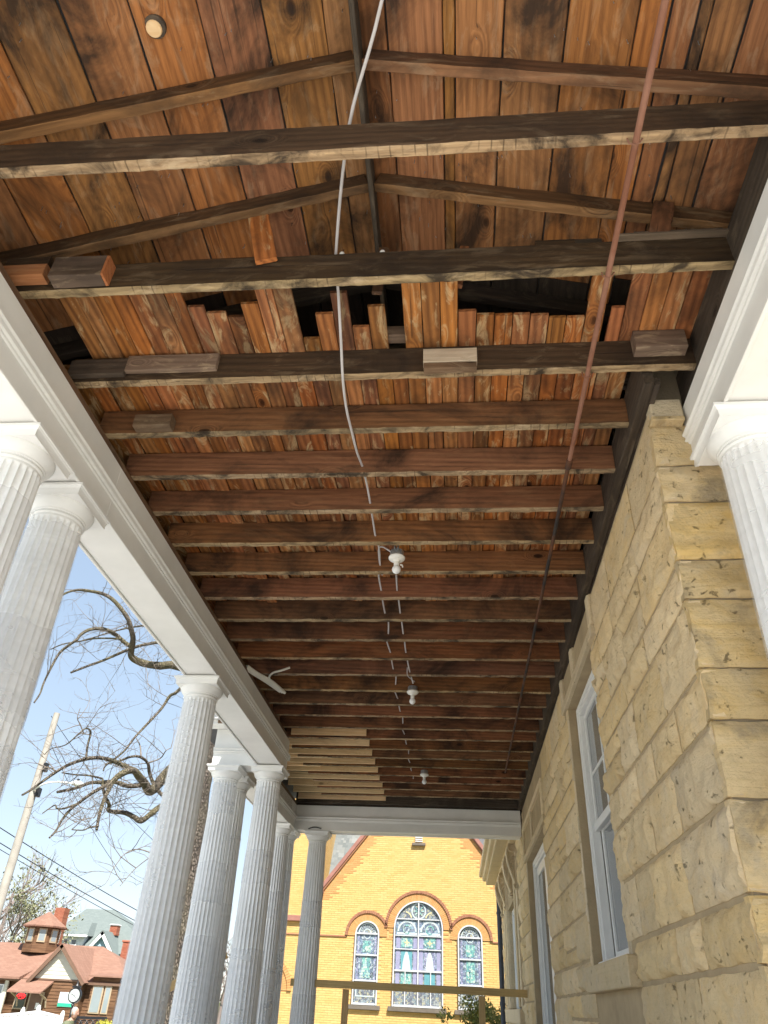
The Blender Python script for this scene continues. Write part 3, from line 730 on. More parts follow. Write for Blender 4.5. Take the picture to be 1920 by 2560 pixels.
sd_ = 1000; rw = random.Random(11)
for c_ in range(len(ZJ) - 1):
    zt, zb = ZJ[c_], ZJ[c_ + 1]
    lim = 13.15
    for a, b in free(2.965, lim, zb, zt):
        # openings cut partly through this course: keep the sub-courses apart
        y = a
        while b - y > .03:
            far = y > 7.5
            L = rw.uniform(.38, .85) * (1.2 if far else 1.0)
            if b - (y + L) < .22: L = b - y
            sd_ += 1
            A, B = y, y + L
            q = [(zb, zt)]
            if zt - zb > .27 and rw.random() < .28 and A > 3.1:
                m_ = zb + (zt - zb) * rw.uniform(.38, .62); q = [(zb, m_), (m_, zt)]
            for (za_, zb_) in q:
                sd_ += 1
                o0 = A < 2.97; stone(A - (.028 if o0 else 0), B, za_, zb_, sd_, amp=rw.uniform(.02, .04) if c_ else .013, res=.02 if A < 5.3 else .034, open0=o0)
            y += L
# fill beside openings where an exclusion covers only part of a course
for (a, b, za, zb) in ((4.98, 5.22, 2.29, 2.33), (9.05, 9.3, 1.75, 1.87), (11.77, 12.0, 1.75, 1.87)):
    sd_ += 1; stone(a, b, za, zb, sd_, amp=.015)
# strip above the courses hidden by the ledger is core; return wall facing the portico
def quoin_row(zt, zb, k):
    xs = [1.012]; L = (.62, .34, .55, .42)[k % 4]
    xs.append(xs[0] + L)
    while xs[-1] < 2.6: xs.append(xs[-1] + random.Random(k * 5 + len(xs)).uniform(.35, .7))
    for i in range(len(xs) - 1):
        stone(xs[i], xs[i + 1], zb, zt, 4000 + k * 20 + i, side='S', amp=.02 if i else .026, mat='stone_side', j=.005, res=.022, xface=2.955, open0=(i == 0))
for k in range(len(ZJ) - 1): quoin_row(ZJ[k] if k else 2.56, ZJ[k + 1], k)
# capping block at the top of the corner
mb = MB(); mb.cbox(1.03, 1.19, 2.90, 2.99, 2.565, 2.69, .006); mb.build('cap_block', M['stone_smooth'], house)
mb = MB(); mb.cbox(1.02, 1.185, 2.885, 2.985, 2.535, 2.562, .004); mb.build('cap_block', M['stone_side'], house)
# window: dressed surround
zz = .33; k = 0
while zz < 2.32:
    h = min((.30, .24, .34, .21, .28)[k % 5], 2.33 - zz); 
    MB().cbox(WX - .005, WX + .13, 6.602, 6.70, zz + .003, zz + h - .003, .004).build('jamb_stone', M['stone_smooth'], house)
    MB().cbox(WX + .002, WX + .13, 5.12, 5.218, zz + .003, zz + h - .003, .004).build('jamb_stone', M['stone_smooth'], house)
    zz += h; k += 1
MB().cbox(.965, WX + .14, 4.965, 6.615, .165, .325, .006).build('window_sill', M['stone_smooth'], house)
def lintel(y0, y1, z0, z1, splits, xf=1.0):
    t = MB()
    t.cbox(xf, WX + .14, y0, y1, z0, z0 + .075, .006); t.build('lintel', M['stone_smooth'], house)
    MB().cbox(WX + .02, WX + .13, y0 + .005, y1 - .005, z0 + .076, z1 - .005, .004).build('lintel_panel', M['stone_smooth'], house)
    for y in splits:
        MB().cbox(xf + .002, WX + .125, y - .055, y + .055, z0 + .077, z1, .012).build('lintel_pier', M['stone_smooth'], house)
lintel(4.98, 6.80, 2.335, 2.70, (5.04, 6.02, 6.74)); lintel(9.05, 12.0, 1.875, 2.36, (9.11, 10.6, 11.94))
MB().cbox(1.0, WX + .12, 9.05, 12.0, 2.30, 2.362, .006).build('lintel', M['stone_smooth'], house)
# window joinery
wf = thing('sash_window', 'white framed sash window with divided upper sash set in the sandstone wall', 'window', (1.15, 5.91, .33))
y0, y1, z0, z1 = WIN; xf = 1.115
def fr(t, name, bxs, m='white_frame', c=.004):
    mb = MB()
    for b in bxs: mb.cbox(*b, c)
    return mb.build(name, M[m], t)
def casing(t, y0, y1, z0, z1, xf, wd=.075):
    for nm, d, w0, w1 in (('frame', 0, 0, wd), ('frame_bead', -.016, .012, wd - .03)):
        fr(t, nm, [(xf + d, xf + .07, y0 + w0, y0 + w1, z0 + .002, z1 - w1 - .001), (xf + d, xf + .07, y1 - w1, y1 - w0, z0 + .002, z1 - w1 - .001), (xf + d, xf + .07, y0 + w0, y1 - w0, z1 - w1, z1 - w0)])
casing(wf, y0 + .004, y1 - .004, z0 + .002, z1 - .004, xf)
fr(wf, 'sill_board', [(xf - .05, xf + .07, y0 + .0, y1 - .01, z0 - .004, z0 + .035)])
ya, yb = y0 + .085, y1 - .085; zm = 1.28
def sash(t, ya, yb, za, zb, x, mv, mh, w=.05):
    s = fr(t, 'sash', [(x, x + .035, ya, ya + w, za, zb), (x, x + .035, yb - w, yb, za, zb), (x, x + .035, ya + w, yb - w, zb - w, zb), (x, x + .035, ya + w, yb - w, za, za + w + .01)])
    for y in mv: fr(s, 'muntin', [(x + .005, x + .03, y - .013, y + .013, za + w + .011, zb - w - .001)])
    for z in mh: fr(s, 'muntin', [(x + .007, x + .028, ya + w + .001, yb - w - .001, z - .013, z + .013)])
    p = fr(s, 'pane', [(x + .015, x + .02, ya + w, yb - w, za + w + .01, zb - w)], 'glass', .0005)
    return s
sash(wf, ya, yb, zm, z1 - .085, xf + .035, [(ya + yb) / 2], [1.72], .045)
sash(wf, ya, yb, z0 + .04, zm + .045, xf + .072, [], [])
fr(wf, 'check_rail', [(xf + .022, xf + .034, ya, yb, zm - .005, zm + .06)])
# glazed door further along
df = thing('glazed_door', 'tall white framed glazed door deep in the sandstone wall beyond the sash window', 'door', (1.16, 10.5, -.9))
y0, y1, z0, z1 = DOOR; casing(df, y0 + .004, y1 - .004, z0, z1 - .004, 1.125, .10)
s = sash(df, y0 + .11, (y0 + y1) / 2 - .002, z0 + .02, z1 - .11, 1.155, [], [], .11); sash(df, (y0 + y1) / 2 + .002, y1 - .11, z0 + .02, z1 - .11, 1.155, [], [], .11)
zz = -.9; k = 0
while zz < 1.86:
    h = min((.30, .36, .27, .33)[k % 4], 1.87 - zz)
    MB().cbox(WX - .004, WX + .14, 11.764, 11.88, zz + .003, zz + h - .003, .004).build('jamb_stone', M['stone_smooth'], house); zz += h; k += 1
# far window bay: dressed strips, carved scroll brackets and cornice
for c_ in range(len(ZJ) - 1):
    zt, zb = ZJ[c_], ZJ[c_ + 1]
    for a, b in ((13.15, 13.55), (17.45, 18.1), (18.1, YEND)):
        sd_ += 1; stone(a, b, zb, zt, sd_, amp=.035, res=.07)
for (ya, yb, xo) in ((13.62, 13.82, .99), (13.9, 14.1, .97), (16.7, 16.9, .985), (17.0, 17.2, .97)):
    MB().cbox(xo, WX + .2, ya, yb, .12, 2.5, .01).build('pilaster', M['stone_smooth'], house)
MB().cbox(.93, WX + .2, 13.5, 17.45, -.1, .1, .012).build('bay_sill', M['stone_smooth'], house)
MB().cbox(.97, WX + .2, 13.58, 17.35, -.36, -.105, .02).build('bay_apron', M['stone_smooth'], house)
bw = thing('bay_window', 'narrow far window between carved sandstone scroll brackets', 'window', (1.1, 15.4, .1))
casing(bw, 14.12, 16.68, .12, 1.74, 1.12, .09); sash(bw, 14.22, 16.58, .14, 1.64, 1.15, [15.4], [], .07)
mb = MB(); mb.cbox(.70, WX + .2, 13.3, 19.2, 2.52, 2.60, .01); mb.build('cornice', M['stone_smooth'], house)
mb = MB(); mb.cbox(.62, WX + .2, 13.2, 19.3, 2.602, 2.70, .02); mb.cbox(.55, WX + .2, 13.1, 19.4, 2.702, 2.80, .01); mb.build('cornice', M['stone_smooth'], house)
MB().cbox(.9, WX + .1, 13.3, 19.2, 2.44, 2.518, .01).build('cornice', M['stone_smooth'], house)
def bracket(yc, wdt=.2):
    """S-scroll console: big volute above, small one below, ribbon between, leaf ribs on the cheek"""
    mb = MB(); pts = []
    cx, cz = .955, 2.375
    for i in range(40):
        t = i / 39; a = R_(-30 + 560 * (1 - t)); r = .018 + .085 * t
        pts.append((cx + r * math.cos(a), cz + r * math.sin(a)))
    end = pts[-1]
    tail = [(.865, 2.36), (.862, 2.28), (.875, 2.18), (.90, 2.08), (.935, 1.98), (.965, 1.90), (.985, 1.84)]
    sp = []
    for i in range(22):
        t = i / 21; a = R_(150 + 400 * t); r = .036 * (1 - t) + .008
        sp.append((1.0 + r * math.cos(a), 1.80 + r * math.sin(a)))
    def ribbon(poly, th, y0, y1):
        L = []; Rr = []
        for i, p in enumerate(poly):
            q0 = poly[max(0, i - 1)]; q1 = poly[min(len(poly) - 1, i + 1)]; d = Vector((q1[0] - q0[0], q1[1] - q0[1])); d = d.normalized() if d.length else Vector((1, 0))
            n_ = Vector((-d.y, d.x)) * th / 2; L.append((p[0] + n_.x, p[1] + n_.y)); Rr.append((p[0] - n_.x, p[1] - n_.y))
        for i in range(len(poly) - 1):
            mb.prism([(L[i][0], y0, L[i][1]), (L[i + 1][0], y0, L[i + 1][1]), (Rr[i + 1][0], y0, Rr[i + 1][1]), (Rr[i][0], y0, Rr[i][1])], (0, y1 - y0, 0))
    a, b = yc - wdt / 2, yc + wdt / 2
    ribbon(pts, .022, a, b); ribbon(tail, .024, a, b); ribbon(sp, .018, a, b)
    body = [(1.05, 2.45), (.95, 2.46), (.875, 2.40), (.868, 2.28), (.885, 2.16), (.92, 2.04), (.965, 1.92), (1.0, 1.84), (1.05, 1.80)]
    mb.prism([(x, a + .03, z) for x, z in body], (0, wdt - .06, 0))
    for k in range(4):
        p0 = Vector((.985, a + .02, 2.25 - k * .05)); p1 = Vector((.90 + k * .018, a + .015, 2.20 - k * .085)); p2 = Vector((.93 + k * .02, a + .02, 2.10 - k * .07))
        mb.tube([p0, p1, p2], [.012, .016, .006], 6)
    mb.build('scroll_bracket', M['stone_smooth'], house, 35)
for yb_ in (13.72, 14.9, 16.8, 18.05): bracket(yb_)
dp = thing('downspout', 'dark blue drain pipe at the far end of the stone wall', 'downspout', (.97, 18.95, GZ))
mb = MB(); mb.tube([(.97, 19.0, GZ), (.97, 19.0, 3.0)], .055, 12); mb.build('pipe', M['downpipe'], dp, 50)
for z in (-.6, .2, 1.9): MB().lathe([(.066, z), (.066, z + .05)], 14, (.97, 19.0)).build('pipe_clip', M['downpipe'], dp)
# ------------------------------------------------------------------ rail, fixtures, cables, pipe
gr = thing('guard_rail', 'temporary rail of new yellow timber across the porch end', 'railing', (-.4, 12.3, -.9))
me = plank_mesh('top_rail', 3.35, .04, .092, [M['rail_wood']], seed=3, seg=6); link('top_rail', me, gr, (-2.38, 12.27, .222))
for x in (-1.58, .34):
    me = plank_mesh('post', 1.115, .038, .089, [M['rail_wood']], seed=int(x * 10), seg=6); link('post', me, gr, (x + .044, 12.31, -.898), (0, R_(-90), 0))
sr = thing('side_brace', 'sloping new timber brace seen between the outer columns', 'timber', (-2.9, 9.0, -.9))
def stick(nm, p, q, wd, th, m, par):
    p, q = Vector(p), Vector(q); d = q - p
    me = plank_mesh(nm, d.length, th, wd, [M[m]], seed=7, seg=4); o = link(nm, me, par, p)
    o.rotation_mode = 'QUATERNION'; o.rotation_quaternion = d.to_track_quat('X', 'Z')
pa, pb = at(408, 2490, 9.6), at(570, 2395, 9.9)
stick('brace_board', pa, pb, .09, .04, 'rail_wood', sr)
def fixture(x, y, label, bracket_):
    t = thing('bulb_holder', label, 'light', (x, y, 2.64), 'bare bulb holders between the joists')
    n = 8; mb = MB().lathe([(.05, 2.675), (.05, 2.715)], 8, (x, y)); mb.build('junction_box', M['galv'], t)
    MB().lathe([(.03, 2.635), (.05, 2.645), (.059, 2.655), (.06, 2.662), (.05, 2.675)], 32, (x, y)).build('base_plate', M['porcelain'], t, 40)
    MB().lathe([(.018, 2.598), (.02, 2.602), (.02, 2.625), (.03, 2.636)], 24, (x, y)).build('socket', M['porcelain'], t, 40)
    MB().lathe([(.001, 2.535), (.012, 2.537), (.023, 2.545), (.030, 2.558), (.031, 2.568), (.027, 2.582), (.019, 2.593), (.016, 2.6)], 24, (x, y)).build('bulb', M['bulb'], t, 50)
    if bracket_:
        for dx in (-.012, .012): MB().cbox(x + dx - .003, x + dx + .003, y - .08, y - .002, 2.70, 2.79, .001).build('hanger', M['galv'], t)
        MB().tube([(x + .028, y - .01, 2.60), (x + .042, y - .01, 2.595), (x + .045, y - .01, 2.58)], .006, 6).build('pull_switch', M['porcelain'], t, True)
    return t
fixture(-.396, 4.45, 'bare bulb on round white holder with a grey cable looping into its box', True)
fixture(-.416, 7.09, 'bare bulb on white holder just past the dangling cut cable', False)
fixture(-.414, 10.19, 'bare bulb on white holder beside the new yellow boards', False)
def smooth_path(P, n=6):
    P = [Vector(p) for p in P]; out = []
    for i in range(len(P) - 1):
        p0 = P[max(0, i - 1)]; p1 = P[i]; p2 = P[i + 1]; p3 = P[min(len(P) - 1, i + 2)]
        for k in range(n):
            t = k / n; out.append(.5 * ((2 * p1) + (p2 - p0) * t + (2 * p0 - 5 * p1 + 4 * p2 - p3) * t * t + (3 * p1 - p0 - 3 * p2 + p3) * t ** 3))
    out.append(P[-1]); return out
def cable(label, P, r=.007, m='cable', n=6):
    o = MB().tube(smooth_path(P, n), r, 8).build('electric_cable', M[m], None, True); return tag(o, label, 'cable')
hx = [-.551, -.54, -.535, -.54, -.544, -.569, -.571, -.579, -.587, -.589, -.60]
P = [(.02, .35, 3.22), (-.238, 1.142, 3.1), (-.40, 1.53, 2.955), (-.53, 2.1, 2.925), (-.537, 2.27, 2.86), (-.545, 2.5, 2.75), (-.556, 2.70, 2.682), (-.562, 2.9, 2.672), (-.558, 3.10, 2.684), (-.553, 3.3, 2.70), (-.545, 3.52, 2.755), (-.54, 3.7, 2.765)]
for i, k in enumerate((6, 7, 8)): P.append((-.537 - .003 * i, JY[k - 1] - .02, 2.757)); P.append((-.545 + .01 * (i % 2), JY[k - 1] + .16, 2.79))
cable('long grey cable hanging from the roof and threading under the first joists', P)
P = []
for i, k in enumerate(range(8, 24)):
    P.append((hx[min(4 + i, 10)], JY[k - 1] - .02, 2.76)); P.append((hx[min(4 + i, 10)] - .012 + .02 * (i % 3 - 1), JY[k - 1] + .18, 2.80))
cable('grey cable threaded through holes in the joists on the beam side of the bulbs', P)
P = [(-.43, 4.44, 2.70), (-.50, 4.46, 2.76), (-.54, 4.55, 2.80), (-.546, 4.65, 2.78), (-.544, 4.74, 2.76)]
cable('short grey cable loop entering the first bulb holder box', P, .006)
P = [(-.40, 4.48, 2.72), (-.42, 4.6, 2.80)]
for i, k in enumerate(range(9, 13)): P.append((-.443, JY[k - 1] - .02, 2.76)); P.append((-.447, JY[k - 1] + .18, 2.80))
P += [(-.43, 6.72, 2.74), (-.40, 6.86, 2.665)]
cable('second grey cable leaving the first bulb and dangling cut before the next', P)
cable('thin grey wire end curling beside the cut cable', [(-.45, 6.69, 2.76), (-.45, 6.74, 2.70), (-.41, 6.80, 2.68), (-.385, 6.86, 2.68), (-.395, 6.88, 2.70)], .004)
fb = thing('cable_bundle', 'bundle of white flat cables poking out over the long beam', 'cable', (-1.9, 6.7, 2.6))
for i in range(3):
    P = smooth_path([(-2.05 + .025 * i, 6.55, 2.70), (-1.97 + .025 * i, 6.66, 2.672), (-1.87 + .025 * i, 6.86, 2.66 + .004 * i), (-1.78 + .022 * i, 7.08 + .02 * i, 2.648)]); MB().tube(P, .015, 8).build('cable', M['cable_white'], fb, True)
MB().tube(smooth_path([(-1.84, 6.84, 2.67), (-1.83, 6.78, 2.69), (-1.78, 6.72, 2.705), (-1.70, 6.70, 2.72), (-1.62, 6.72, 2.76)]), .011, 6).build('cable', M['cable_white'], fb, True)
pp = thing('ceiling_pipe', 'long thin rusty pipe strapped under the ceiling joists', 'pipe', (.68, 5.0, 2.66))
PX = .683
MB().tube([(PX + .014, -.2, 2.68), (PX + .008, 1.2, 2.676), (PX + .004, 2.4, 2.679), (PX + .001, 3.42, 2.68)], .0128, 12).build('rusty_length', M['pipe'], pp, True)
MB().tube([(PX + .001, 3.40, 2.68), (PX - .002, 5.0, 2.682), (PX - .006, 7.0, 2.68), (PX - .014, 10.05, 2.68)], .0125, 12).build('black_length', M['pipe_black'], pp, True)
MB().tube([(PX + .001, 3.38, 2.68), (PX + .001, 3.46, 2.68)], .0185, 12).build('coupling', M['pipe_black'], pp, True)
for k in (1, 2, 3): MB().tube([(PX - .02, JY[k - 1] - .02, 2.705), (PX - .018, JY[k - 1] - .02, 2.672), (PX, JY[k - 1] - .02, 2.66), (PX + .02, JY[k - 1] - .02, 2.672), (PX + .035, JY[k - 1] - .02, 2.70)], .003, 6).build('strap', M['pipe'], pp, True)
# old porcelain knobs on the second joist
for i, (x, y) in enumerate(((-.50, 2.10), (-.31, 2.10))):
    t = thing('wiring_knob', ('small porcelain wiring knob on the second joist by the cable', 'small porcelain wiring knob with nail on the second joist below the ridge')[i], 'knob', (x, y, 2.885))
    MB().lathe([(.012, 2.885), (.014, 2.893), (.009, 2.899), (.014, 2.907), (.012, 2.92), (.004, 2.922)], 14, (x, y)).build('insulator', M['porcelain'], t, True)
    MB().tube([(x, y, 2.92), (x + .006, y, 2.95)], .0025, 6).build('nail', M['pipe_black'], t)
# ------------------------------------------------------------------ yellow brick church
CY = 26.0
church = thing('brick_church', 'yellow brick church with steep gable and three arched stained-glass windows', 'church', (-1.2, CY + 3, GZ))
CW = dict(c=(-1.18, .76, .09, 2.12), l=(-2.768, .375, .09, 1.90), r=(.405, .375, .09, 1.90))     # centre x, half width, sill z, spring z
AP = (-1.2, 6.98); KZ = 3.0; XL, XR = -4.36, 1.96
def rake(x): return AP[1] - 1.263 * abs(x - AP[0])
def in_win(x, z, pad=0.0):
    for cx, hw, zb, zs in CW.values():
        if abs(x - cx) < hw + pad and zb - .02 < z < zs: return True
        if z >= zs and math.hypot(x - cx, z - zs) < hw + pad: return True
    return False
ARC = dict(c=(-1.18, 2.12, .76, 1.06), l=(-2.768, 1.87, .375, .70), r=(.405, 1.87, .375, .70))
def in_arch(x, z):
    for cx, zs, ri, ro in ARC.values():
        if z >= zs and ri < math.hypot(x - cx, z - zs) < ro: return True
    return False
BW, BH = .205, .0605
def brickfield(x0, x1, z0, z1, test, y, off=0):
    mb = MB(); k = 0; z = z0
    while z < z1 - .02:
        x = x0 - (BW / 2 if k % 2 else 0)
        while x < x1:
            a, b = max(x, x0) + .004, min(x + BW, x1) - .004
            if b - a > .03 and test((a + b) / 2, z + BH / 2):
                rr = ((k * 7919 + int(x * 1000)) % 13) / 13 * .003; d = .008 + rr; za, zb = z + .004, z + BH - .004
                n = len(mb.v); mb.v += [(a, y, za), (b, y, za), (b, y, zb), (a, y, zb), (a, y - d, za), (b, y - d, za), (b, y - d, zb), (a, y - d, zb)]
                for f in ((4, 5, 6, 7), (0, 1, 5, 4), (1, 2, 6, 5), (2, 3, 7, 6), (3, 0, 4, 7)): mb.f.append(tuple(n + i for i in f)); mb.m.append(0)
            x += BW
        z += BH; k += 1
    return mb
def step_zone(x, z):
    """orange bricks stepping along the rakes"""
    if z < KZ - .4: return False
    zz = math.floor((z - KZ) / .29) * .29 + KZ
    return rake(x) - zz < .72 and z > KZ - .2
def gable(x, z): return z < (rake(x) - .02 if z > KZ - .6 else 99) and XL < x < XR
# core wall: polygon with bricks standing proud
mb = MB(); yc = CY + .012
mb.prism([(XL, yc, GZ), (XR, yc, GZ), (XR, yc, max(rake(XR), KZ)), (AP[0], yc, AP[1]), (XL, yc, KZ)], (0, .4, 0)); mb.build('wall_core', M['brick_mortar'], church)
tag(brickfield(XL, XR, -1.0, 7.0, lambda x, z: gable(x, z) and not in_win(x, z) and not in_arch(x, z) and not step_zone(x, z), CY + .012).build('brickwork', M['brick'], church), kind='stuff')
tag(brickfield(XL, XR, KZ - .6, 7.0, lambda x, z: gable(x, z) and step_zone(x, z), CY + .012).build('stepped_brickwork', M['brick_orange'], church), kind='stuff')
tag(brickfield(-2.6, .1, 1.80, 2.35, lambda x, z: not in_win(x, z, .02) and not in_arch(x, z) and (abs(x + 1.18) < 1.05), CY + .006).build('arch_brickwork', M['brick_orange'], church), kind='stuff')
MB().box(XL - .2, XR, CY + .0, CY + .4, GZ, -1.0).build('plinth', M['sillstone'], church)
# arches of radial brick with a moulded hood
for key, (cx, zs, ri, ro) in ARC.items():
    mb = MB(); hood = MB(); n = int(math.pi * ro / .062)
    rd = ro - .08
    for i in range(n):
        a0, a1 = math.pi * i / n + .004, math.pi * (i + 1) / n - .004
        for r0, r1, dep, tgt in ((ri + .012, rd - .006, .022, mb), (rd, ro, .055, hood)):
            q = [(cx + r * math.cos(a), CY, zs + r * math.sin(a)) for r, a in ((r0, a0), (r1, a0), (r1, a1), (r0, a1))]
            xm = (q[0][0] + q[2][0]) / 2; 
            if key != 'c' and abs(xm + 1.18) < 1.0 and math.hypot(xm + 1.18, (q[0][2] + q[2][2]) / 2 - 2.12) < 1.06: continue
            tgt.prism([(a, b + .01, c) for a, b, c in q], (0, -dep - .01, 0))
    # straight shoulders down to the spring
    for sx in (-1, 1):
        if key == 'c':
            pass
        xo = cx + sx * ro
    mb.build('arch', M['brick_orange'], church); hood.build('arch_hood', M['brick_dark'], church)
# belt courses
MB().cbox(XL, -3.44, CY - .03, CY + .05, 1.815, 1.86, .006).build('belt_course', M['brick_dark'], church)
MB().cbox(1.09, XR, CY - .03, CY + .05, 1.815, 1.86, .006).build('belt_course', M['brick_dark'], church)
# copings on the rakes
def coping(sx, xe):
    p0 = Vector((AP[0], CY - .10, AP[1] + .05)); p1 = Vector((AP[0] + sx * abs(xe - AP[0]), CY - .10, rake(xe) + .05)); d = (p1 - p0).normalized(); n_ = Vector((-d.z * sx, 0, d.x * sx)); n_ = n_ if n_.z > 0 else -n_
    mb = MB(); mb.prism([p0, p1, p1 + n_ * .11, p0 + n_ * .11], (0, .7, 0)); mb.build('coping', M['coping'], church)
    mb = MB(); mb.prism([p0 - n_ * .05 + Vector((0, .04, 0)), p1 - n_ * .05 + Vector((0, .04, 0)), p1 + Vector((0, .04, 0)), p0 + Vector((0, .04, 0))], (0, .55, 0)); mb.build('coping_bed', M['brick_dark'], church)
coping(-1, XL + .02); coping(1, XR - .05)
mb = MB().tube([(XL + .1, CY - .09, KZ + .06), (XL - .0, CY - .09, KZ + .0), (XL - .06, CY - .09, KZ - .02), (XL - .09, CY - .09, KZ + .04)], [.07, .075, .07, .05], 10); mb.build('kneeler', M['coping'], church, True)
# stained-glass
def stained(name, cols, scale, edge=.02):
    g = NG(name); c = g.coord((1, 1, 1), rnd=True); vo = g.n('TexVoronoi', {'Scale': scale, 'Randomness': .75}); g.put(vo.inputs['Vector'], c)
    ve = g.n('TexVoronoi', {'Scale': scale, 'Randomness': .75}, feature='DISTANCE_TO_EDGE'); g.put(ve.inputs['Vector'], c)
    sep = g.n('SeparateColor'); g.put(sep.inputs[0], vo.outputs['Color'])
    col = g.ramp(sep.outputs[0], [(i / len(cols), cc) for i, cc in enumerate(cols)], 'CONSTANT')
    lead = g.ramp(ve.outputs['Distance'], [(edge, 1.0), (edge + .02, 0.0)])
    g.set(color=g.mix(lead, col, (.03, .03, .035)), rough=.18, spec=.6); g.bump(g.math('ADD', g.noise(c, 9, 3), lead), .25, .01); return g.m
SG = [stained('stained_glass_blue', [(.17, .23, .32), (.24, .32, .40), (.11, .15, .22), (.36, .42, .46), (.20, .23, .30), (.13, .18, .20)], 17),
      stained('stained_glass_teal', [(.14, .34, .33), (.20, .42, .38), (.32, .48, .45), (.13, .26, .31), (.42, .52, .46)], 18),
      stained('stained_glass_violet', [(.24, .25, .38), (.31, .32, .46), (.18, .20, .30), (.36, .38, .48)], 18),
      stained('stained_glass_grey', [(.16, .18, .22), (.28, .30, .30), (.12, .13, .16), (.34, .33, .25), (.2, .25, .28)], 20)]
M['sg_white'] = plain('opal_glass', (.46, .53, .55), .2, .1, 8, .05); M['sg_gold'] = plain('gold_glass', (.55, .50, .30), .2, .15, 8, .05)
M['sg_aqua'] = plain('aqua_glass', (.13, .33, .38), .18, .2, 6, .08); M['sg_violet'] = plain('violet_glass', (.30, .30, .44), .2, .2, 8, .06)
def arch_poly(cx, hw, z0, zs, y, n=16): return [(cx - hw, y, z0), (cx + hw, y, z0)] + [(cx + hw * math.cos(math.pi * i / n), y, zs + hw * math.sin(math.pi * i / n)) for i in range(n + 1)]
def ring(mb, cx, cz, r, th, y, d, a0=0, a1=2 * math.pi, n=20):
    for i in range(n):
        t0 = a0 + (a1 - a0) * i / n; t1 = a0 + (a1 - a0) * (i + 1) / n
        mb.prism([(cx + q * math.cos(t), y, cz + q * math.sin(t)) for q, t in ((r - th, t0), (r, t0), (r, t1), (r - th, t1))], (0, -d, 0))
def bar(mb, x0, x1, z0, z1, y, d=.03): mb.box(x0, x1, y - d, y, z0, z1)
YG = CY + .09
